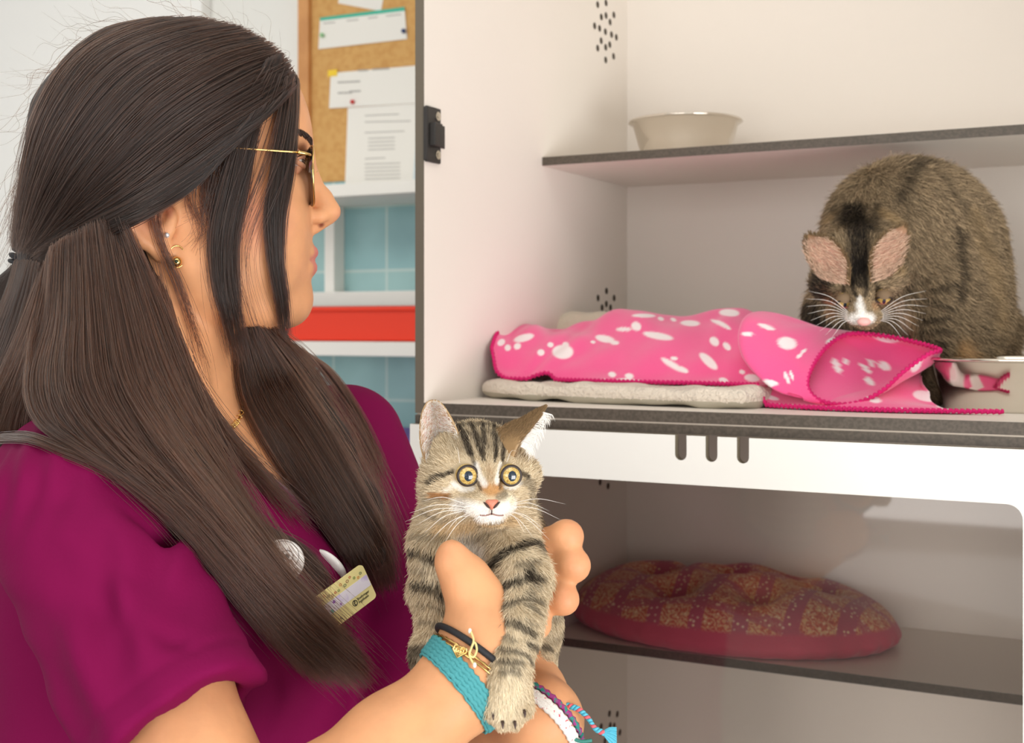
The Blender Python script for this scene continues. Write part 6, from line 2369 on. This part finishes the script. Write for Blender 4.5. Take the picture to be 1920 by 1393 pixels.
bV_ = S.reshape(-1, 3)
bF_ = grid_faces(NUc, NVc)
# the rolled hood of the blanket at its right end: squashed tube opening to the front
loops = [
    [(1588, 627, 1.400), (1548, 652, 1.378), (1520, 694, 1.352), (1516, 730, 1.336), (1545, 754, 1.322), (1600, 757, 1.315), (1652, 734, 1.315), (1695, 696, 1.318), (1740, 664, 1.322), (1762, 656, 1.335), (1710, 640, 1.368), (1645, 628, 1.392)],
    [(1560, 622, 1.430), (1515, 644, 1.405), (1490, 684, 1.376), (1486, 722, 1.358), (1510, 748, 1.345), (1575, 752, 1.340), (1640, 738, 1.345), (1690, 712, 1.350), (1730, 690, 1.360), (1740, 676, 1.375), (1690, 650, 1.400), (1620, 630, 1.425)],
    [(1500, 612, 1.480), (1460, 625, 1.455), (1436, 660, 1.430), (1432, 698, 1.410), (1450, 725, 1.400), (1510, 738, 1.395), (1575, 735, 1.400), (1620, 722, 1.410), (1650, 700, 1.425), (1650, 680, 1.440), (1600, 645, 1.465), (1550, 620, 1.480)],
    [(1420, 588, 1.560), (1398, 598, 1.535), (1388, 625, 1.515), (1390, 650, 1.500), (1402, 672, 1.490), (1440, 690, 1.485), (1480, 692, 1.490), (1510, 680, 1.500), (1525, 660, 1.510), (1520, 640, 1.525), (1490, 612, 1.545), (1455, 594, 1.560)]]
loops = [[(x, y, Y - dY) for x, y, Y in l_] for l_, dY in zip(loops, (0, .012, .055, .105))]
loops.append([(1455 + (x - 1455) * .12, 655 + (y - 645) * .12, Y + .05) for x, y, Y in loops[3]])
LW = np.array([[at(*p) for p in l] for l in loops])
NA, NB = 160, 60
LL = []
for l in LW:
    Qc = np.vstack([l[-1], l, l[0], l[1]])
    tp = np.linspace(0, 12 - 1e-6, NA + 1)[:-1]
    i = tp.astype(int); t = (tp - i)[:, None]
    LL.append(.5 * ((2 * Qc[i + 1]) + (-Qc[i] + Qc[i + 2]) * t + (2 * Qc[i] - 5 * Qc[i + 1] + 4 * Qc[i + 2] - Qc[i + 3]) * t ** 2 + (-Qc[i] + 3 * Qc[i + 1] - 3 * Qc[i + 2] + Qc[i + 3]) * t ** 3))
LL = np.array(LL)
Q = np.concatenate([2 * LL[:1] - LL[1:2], LL, 2 * LL[-1:] - LL[-2:-1]])
tp = np.linspace(0, 4 - 1e-6, NB); i = tp.astype(int); t = (tp - i)[:, None, None]
S2 = .5 * ((2 * Q[i + 1]) + (-Q[i] + Q[i + 2]) * t + (2 * Q[i] - 5 * Q[i + 1] + 4 * Q[i + 2] - Q[i + 3]) * t ** 2 + (-Q[i] + 3 * Q[i + 1] - 3 * Q[i + 2] + Q[i + 3]) * t ** 3)
S2 = np.transpose(S2, (1, 0, 2)).copy()
S2[..., 2] = np.maximum(S2[..., 2], ZFL + .0045)
o2 = len(bV_)
bV2 = np.concatenate([bV_, S2.reshape(-1, 3)])
bF2 = bF_ + grid_faces(NA, NB, wrap_u=True, off=o2)
me = mesh_np('paw_blanket', bV2, np.array(bF2))
# paw prints: one big pad and three or four toes each, printed on the cloth
PINK = np.array(srgb(246, 92, 152)); 
Cb = np.tile(PINK, (len(bV2), 1))


def spot(x, y, rx, ry, rot=0.0):
    k = None
    # the point of the cloth seen there: nearest vertex of the grid
    d = (bV2[:, 0] / bV2[:, 1] * FPX + 960 - x) ** 2 + (-(bV2[:, 2] - CAMZ) / bV2[:, 1] * FPX + HOR - y) ** 2
    cand = np.argsort(d)[:60]
    k = cand[np.argmin(bV2[cand, 1] + d[cand] * 1e-3)]
    c_ = bV2[k]
    sc_ = c_[1] / FPX
    q = bV2 - c_
    a = (q[:, 0] * math.cos(rot) + q[:, 2] * math.sin(rot)) / (rx * sc_)
    b_ = (-q[:, 0] * math.sin(rot) + q[:, 2] * math.cos(rot)) / (ry * sc_)
    r_ = np.sqrt(a * a + b_ * b_ + (q[:, 1] / .05) ** 2)
    w = np.clip((1.08 - r_) / .22, 0, 1)[:, None]
    Cb[:] = Cb * (1 - w) + np.array(srgb(250, 238, 240)) * w


for s_ in [(982, 634, 20, 7, .25), (940, 641, 8, 6, .6), (952, 652, 6, 6, .6), (970, 648, 7, 6, .5), (1055, 658, 20, 14, 0), (1014, 660, 7, 6, 0), (1032, 646, 6, 5, 0), (1060, 645, 6, 5, 0),
           (1134, 634, 18, 7, -.2), (1112, 640, 5, 3, 0), (1152, 642, 8, 4, 0), (1192, 610, 9, 9, .6), (1234, 628, 28, 7, -.2), (1170, 617, 14, 4, 0), (1208, 590, 24, 4, 0),
           (1176, 714, 24, 6, 0), (1148, 702, 7, 5, 0), (1180, 704, 8, 5, 0), (1134, 713, 5, 4, 0), (1204, 713, 6, 3, 0), (1262, 684, 24, 6, -.6), (1265, 671, 6, 4, 0), (1282, 693, 9, 5, -.5),
           (1328, 676, 20, 9, -.9), (1340, 640, 8, 9, 0), (1363, 648, 6, 8, .3), (1294, 604, 17, 6, 0), (1368, 585, 17, 8, 0), (1352, 606, 20, 5, -.7), (1240, 596, 6, 4, 0), (1262, 598, 5, 4, 0),
           (1476, 645, 19, 12, 0), (1436, 614, 15, 5, -.3), (1410, 709, 13, 7, 0), (1392, 697, 5, 4, 0), (1438, 722, 18, 5, -.2), (1356, 712, 8, 5, 0), (1475, 710, 4, 12, .2), (1484, 706, 3, 10, .2), (1444, 745, 14, 4, -.2),
           (1400, 628, 10, 4, 0), (1508, 660, 6, 3, .4), (1498, 668, 6, 3, .4),
           (1665, 632, 22, 10, -.3), (1570, 686, 7, 15, .1), (1583, 676, 4, 9, .1), (1622, 690, 6, 10, .6), (1632, 681, 7, 7, .6), (1660, 684, 9, 9, 0), (1628, 712, 7, 9, .6),
           (1712, 680, 14, 16, .3), (1735, 742, 20, 10, 0), (1640, 748, 12, 6, 0), (1468, 768, 7, 3, 0), (1490, 771, 7, 3, 0), (1560, 778, 4, 2, 0), (1700, 773, 10, 3, 0), (1780, 762, 12, 4, 0), (1560, 640, 12, 4, .4)]:
    spot(*s_)
vcol(me, 'pink', Cb)
M_pink = mat_attr('pink_fleece', 'pink', .92, spec=.15, sheen=.5, bump=(500, .35, .0012))
blk = put('blanket', me, M_pink)
tag(blk, 'crumpled pink fleece blanket with white paw prints lying on the cream mat', 'blanket')
sd_ = blk.modifiers.new('thickness', 'SOLIDIFY'); sd_.thickness = .0022; sd_.offset = -1
# crocheted crimson edging
M_hem = mat('crimson_stitching', srgb(226, 28, 116), .8, bump=(700, .8, .002))


def hem(pts, name='edge_stitching'):
    P_ = resample(pts, int(np.linalg.norm(np.diff(pts, axis=0), axis=1).sum() / .0009))
    n_ = len(P_)
    Q_ = [p + np.array([0, -.0006, 0]) + np.array([0, 0, .0011 * math.sin(i * 1.05)]) for i, p in enumerate(P_)]
    return MB().tube(Q_, [.0019 + .0007 * math.sin(i * 2.1) for i in range(n_)], 6).build(name, M_hem, blk, smooth=True)


hem(S[:, 0][:, :])
hem(np.concatenate([S2[:, 0], S2[:1, 0]]))
hem(S[0, :80])
origin_to(blk, (0.2, 1.5, ZFL)) if False else None

# ---- paisley cushion in the lower cage
cuc = cw(.212, .458, 0); cuc[2] = CAMZ + zl
cu = Vol(cuc - [.26, .22, .01], cuc + [.26, .22, .135], .0036)
RU, RV = .232, .150
rg = np.random.default_rng(4)
tuft = [(.0, .02), (-.11, .03), (.11, .02), (-.055, -.06), (.06, -.06), (.055, .085), (-.06, .09)]


def cuf(X, Y, Z):
    dx, dy = X - cuc[0], Y - cuc[1]
    u = dx * CU[0] + dy * CU[1]; v = dx * CV[0] + dy * CV[1]
    a = np.arctan2(v / RV, u / RU)
    rr = np.sqrt((u / RU) ** 2 + (v / RV) ** 2)
    d = (rr - 1 + .011 * np.sin(a * 34)) * RV
    top = .082 + .05 * v - .02 * u + .005 * np.sin(u * 22 + 1.0) + .006 * np.cos(v * 30 + u * 14)
    for (tu, tv) in tuft:
        top = top - .036 * np.exp(-((u - tu) ** 2 + (v - tv) ** 2) / .0009)
    top = top * np.sqrt(np.clip(1.02 - rr ** 5.0, .05, 1)) 
    z = Z - cuc[2]
    seam = .0035 * np.exp(-((z - .034) / .004) ** 2) * (z < .05)
    side = np.sqrt(np.maximum(d + .028 + seam, 0) ** 2 + np.maximum(np.abs(z - .026) - .0, 0) ** 2) - .028
    body_ = np.maximum(np.maximum(z - top, -z + .0005), d - .0)
    rnd = np.maximum(side, d + .0)
    lowr = np.where(z < .026, side, -1)
    return np.maximum(body_, lowr) * .8


cu.op(cuf, cuc - [.25, .21, .0], cuc + [.25, .21, .13])
q = cu.mesh(2)
del cu
me = mesh_np('cushion', *q)
M_cush = mat('paisley_cotton', srgb(164, 72, 84), .85, sheen=.2, bump=(300, .4, .0015))
nt = M_cush.node_tree
tcn = nt.nodes['Texture Coordinate']
mp = nt.nodes.new('ShaderNodeMapping'); mp.inputs['Rotation'].default_value = (0, 0, CA)
wv = nt.nodes.new('ShaderNodeTexWave'); wv.wave_type = 'BANDS'; wv.bands_direction = 'X'; wv.inputs['Scale'].default_value = 5.2; wv.inputs['Distortion'].default_value = 1.2; wv.inputs['Detail'].default_value = 1
vo = nt.nodes.new('ShaderNodeTexVoronoi'); vo.inputs['Scale'].default_value = 95
w2 = nt.nodes.new('ShaderNodeTexWave'); w2.wave_type = 'BANDS'; w2.bands_direction = 'DIAGONAL'; w2.inputs['Scale'].default_value = 38; w2.inputs['Distortion'].default_value = 14; w2.inputs['Detail'].default_value = 4; w2.inputs['Detail Scale'].default_value = 3
r1 = nt.nodes.new('ShaderNodeValToRGB'); r1.color_ramp.interpolation = 'LINEAR'
r1.color_ramp.elements[0].position = .22; r1.color_ramp.elements[0].color = (0, 0, 0, 1); r1.color_ramp.elements[1].position = .27; r1.color_ramp.elements[1].color = (1, 1, 1, 1)
r2 = nt.nodes.new('ShaderNodeValToRGB')
for e_, (p_, c__) in zip([r2.color_ramp.elements[0], r2.color_ramp.elements[1]], [(0.0, (170, 76, 66)), (1.0, (222, 172, 120))]):
    e_.position = p_; e_.color = (*srgb(*c__), 1)
for p_, c__ in ((.3, (222, 130, 92)), (.55, (196, 100, 80)), (.75, (190, 150, 132))):
    e_ = r2.color_ramp.elements.new(p_); e_.color = (*srgb(*c__), 1)
r3 = nt.nodes.new('ShaderNodeValToRGB')
r3.color_ramp.elements[0].position = .10; r3.color_ramp.elements[0].color = (*srgb(222, 190, 170), 1)
r3.color_ramp.elements[1].position = .22; r3.color_ramp.elements[1].color = (*srgb(176, 84, 100), 1)
mxa = nt.nodes.new('ShaderNodeMix'); mxa.data_type = 'RGBA'
mxb = nt.nodes.new('ShaderNodeMix'); mxb.data_type = 'RGBA'
v2 = nt.nodes.new('ShaderNodeTexVoronoi'); v2.inputs['Scale'].default_value = 130
r4 = nt.nodes.new('ShaderNodeValToRGB'); r4.color_ramp.elements[0].position = .16; r4.color_ramp.elements[0].color = (1, 1, 1, 1); r4.color_ramp.elements[1].position = .28; r4.color_ramp.elements[1].color = (0, 0, 0, 1)
sx = nt.nodes.new('ShaderNodeSeparateXYZ')
r5 = nt.nodes.new('ShaderNodeMapRange'); r5.inputs[1].default_value = .032; r5.inputs[2].default_value = .037
mxc = nt.nodes.new('ShaderNodeMix'); mxc.data_type = 'RGBA'
L_ = nt.links.new
L_(tcn.outputs['Object'], mp.inputs['Vector'])
for n_ in (wv, vo, w2, v2): L_(mp.outputs[0], n_.inputs['Vector'])
L_(wv.outputs['Fac'], r1.inputs['Fac']); L_(w2.outputs['Fac'], r2.inputs['Fac']); L_(vo.outputs['Distance'], r3.inputs['Fac'])
wv2 = nt.nodes.new('ShaderNodeTexWave'); wv2.wave_type = 'BANDS'; wv2.bands_direction = 'Y'; wv2.inputs['Scale'].default_value = 5.5; wv2.inputs['Distortion'].default_value = 1.5; wv2.inputs['Detail'].default_value = 1
r6 = nt.nodes.new('ShaderNodeValToRGB'); r6.color_ramp.elements[0].position = .10; r6.color_ramp.elements[0].color = (.25, .25, .25, 1); r6.color_ramp.elements[1].position = .16; r6.color_ramp.elements[1].color = (1, 1, 1, 1)
mm_ = nt.nodes.new('ShaderNodeMath'); mm_.operation = 'MULTIPLY'
L_(mp.outputs[0], wv2.inputs['Vector']); L_(wv2.outputs['Fac'], r6.inputs['Fac'])
L_(r1.outputs['Color'], mm_.inputs[0]); L_(r6.outputs['Color'], mm_.inputs[1])
L_(mm_.outputs[0], mxa.inputs['Factor']); L_(r3.outputs['Color'], mxa.inputs[6]); L_(r2.outputs['Color'], mxa.inputs[7])
L_(v2.outputs['Distance'], r4.inputs['Fac']); L_(r4.outputs['Color'], mxb.inputs['Factor']); L_(mxa.outputs[2], mxb.inputs[6]); mxb.inputs[7].default_value = (*srgb(226, 196, 160), 1)
L_(tcn.outputs['Object'], sx.inputs[0]); L_(sx.outputs['Z'], r5.inputs[0]); L_(r5.outputs[0], mxc.inputs['Factor'])
mxc.inputs[6].default_value = (*srgb(190, 78, 98), 1); L_(mxb.outputs[2], mxc.inputs[7])
L_(mxc.outputs[2], nt.nodes['Principled BSDF'].inputs['Base Color'])
o = put('cushion', me, M_cush)
tag(o, 'tufted oval cushion in red and orange paisley on the lower cage shelf', 'cushion')
origin_to(o, cuc)
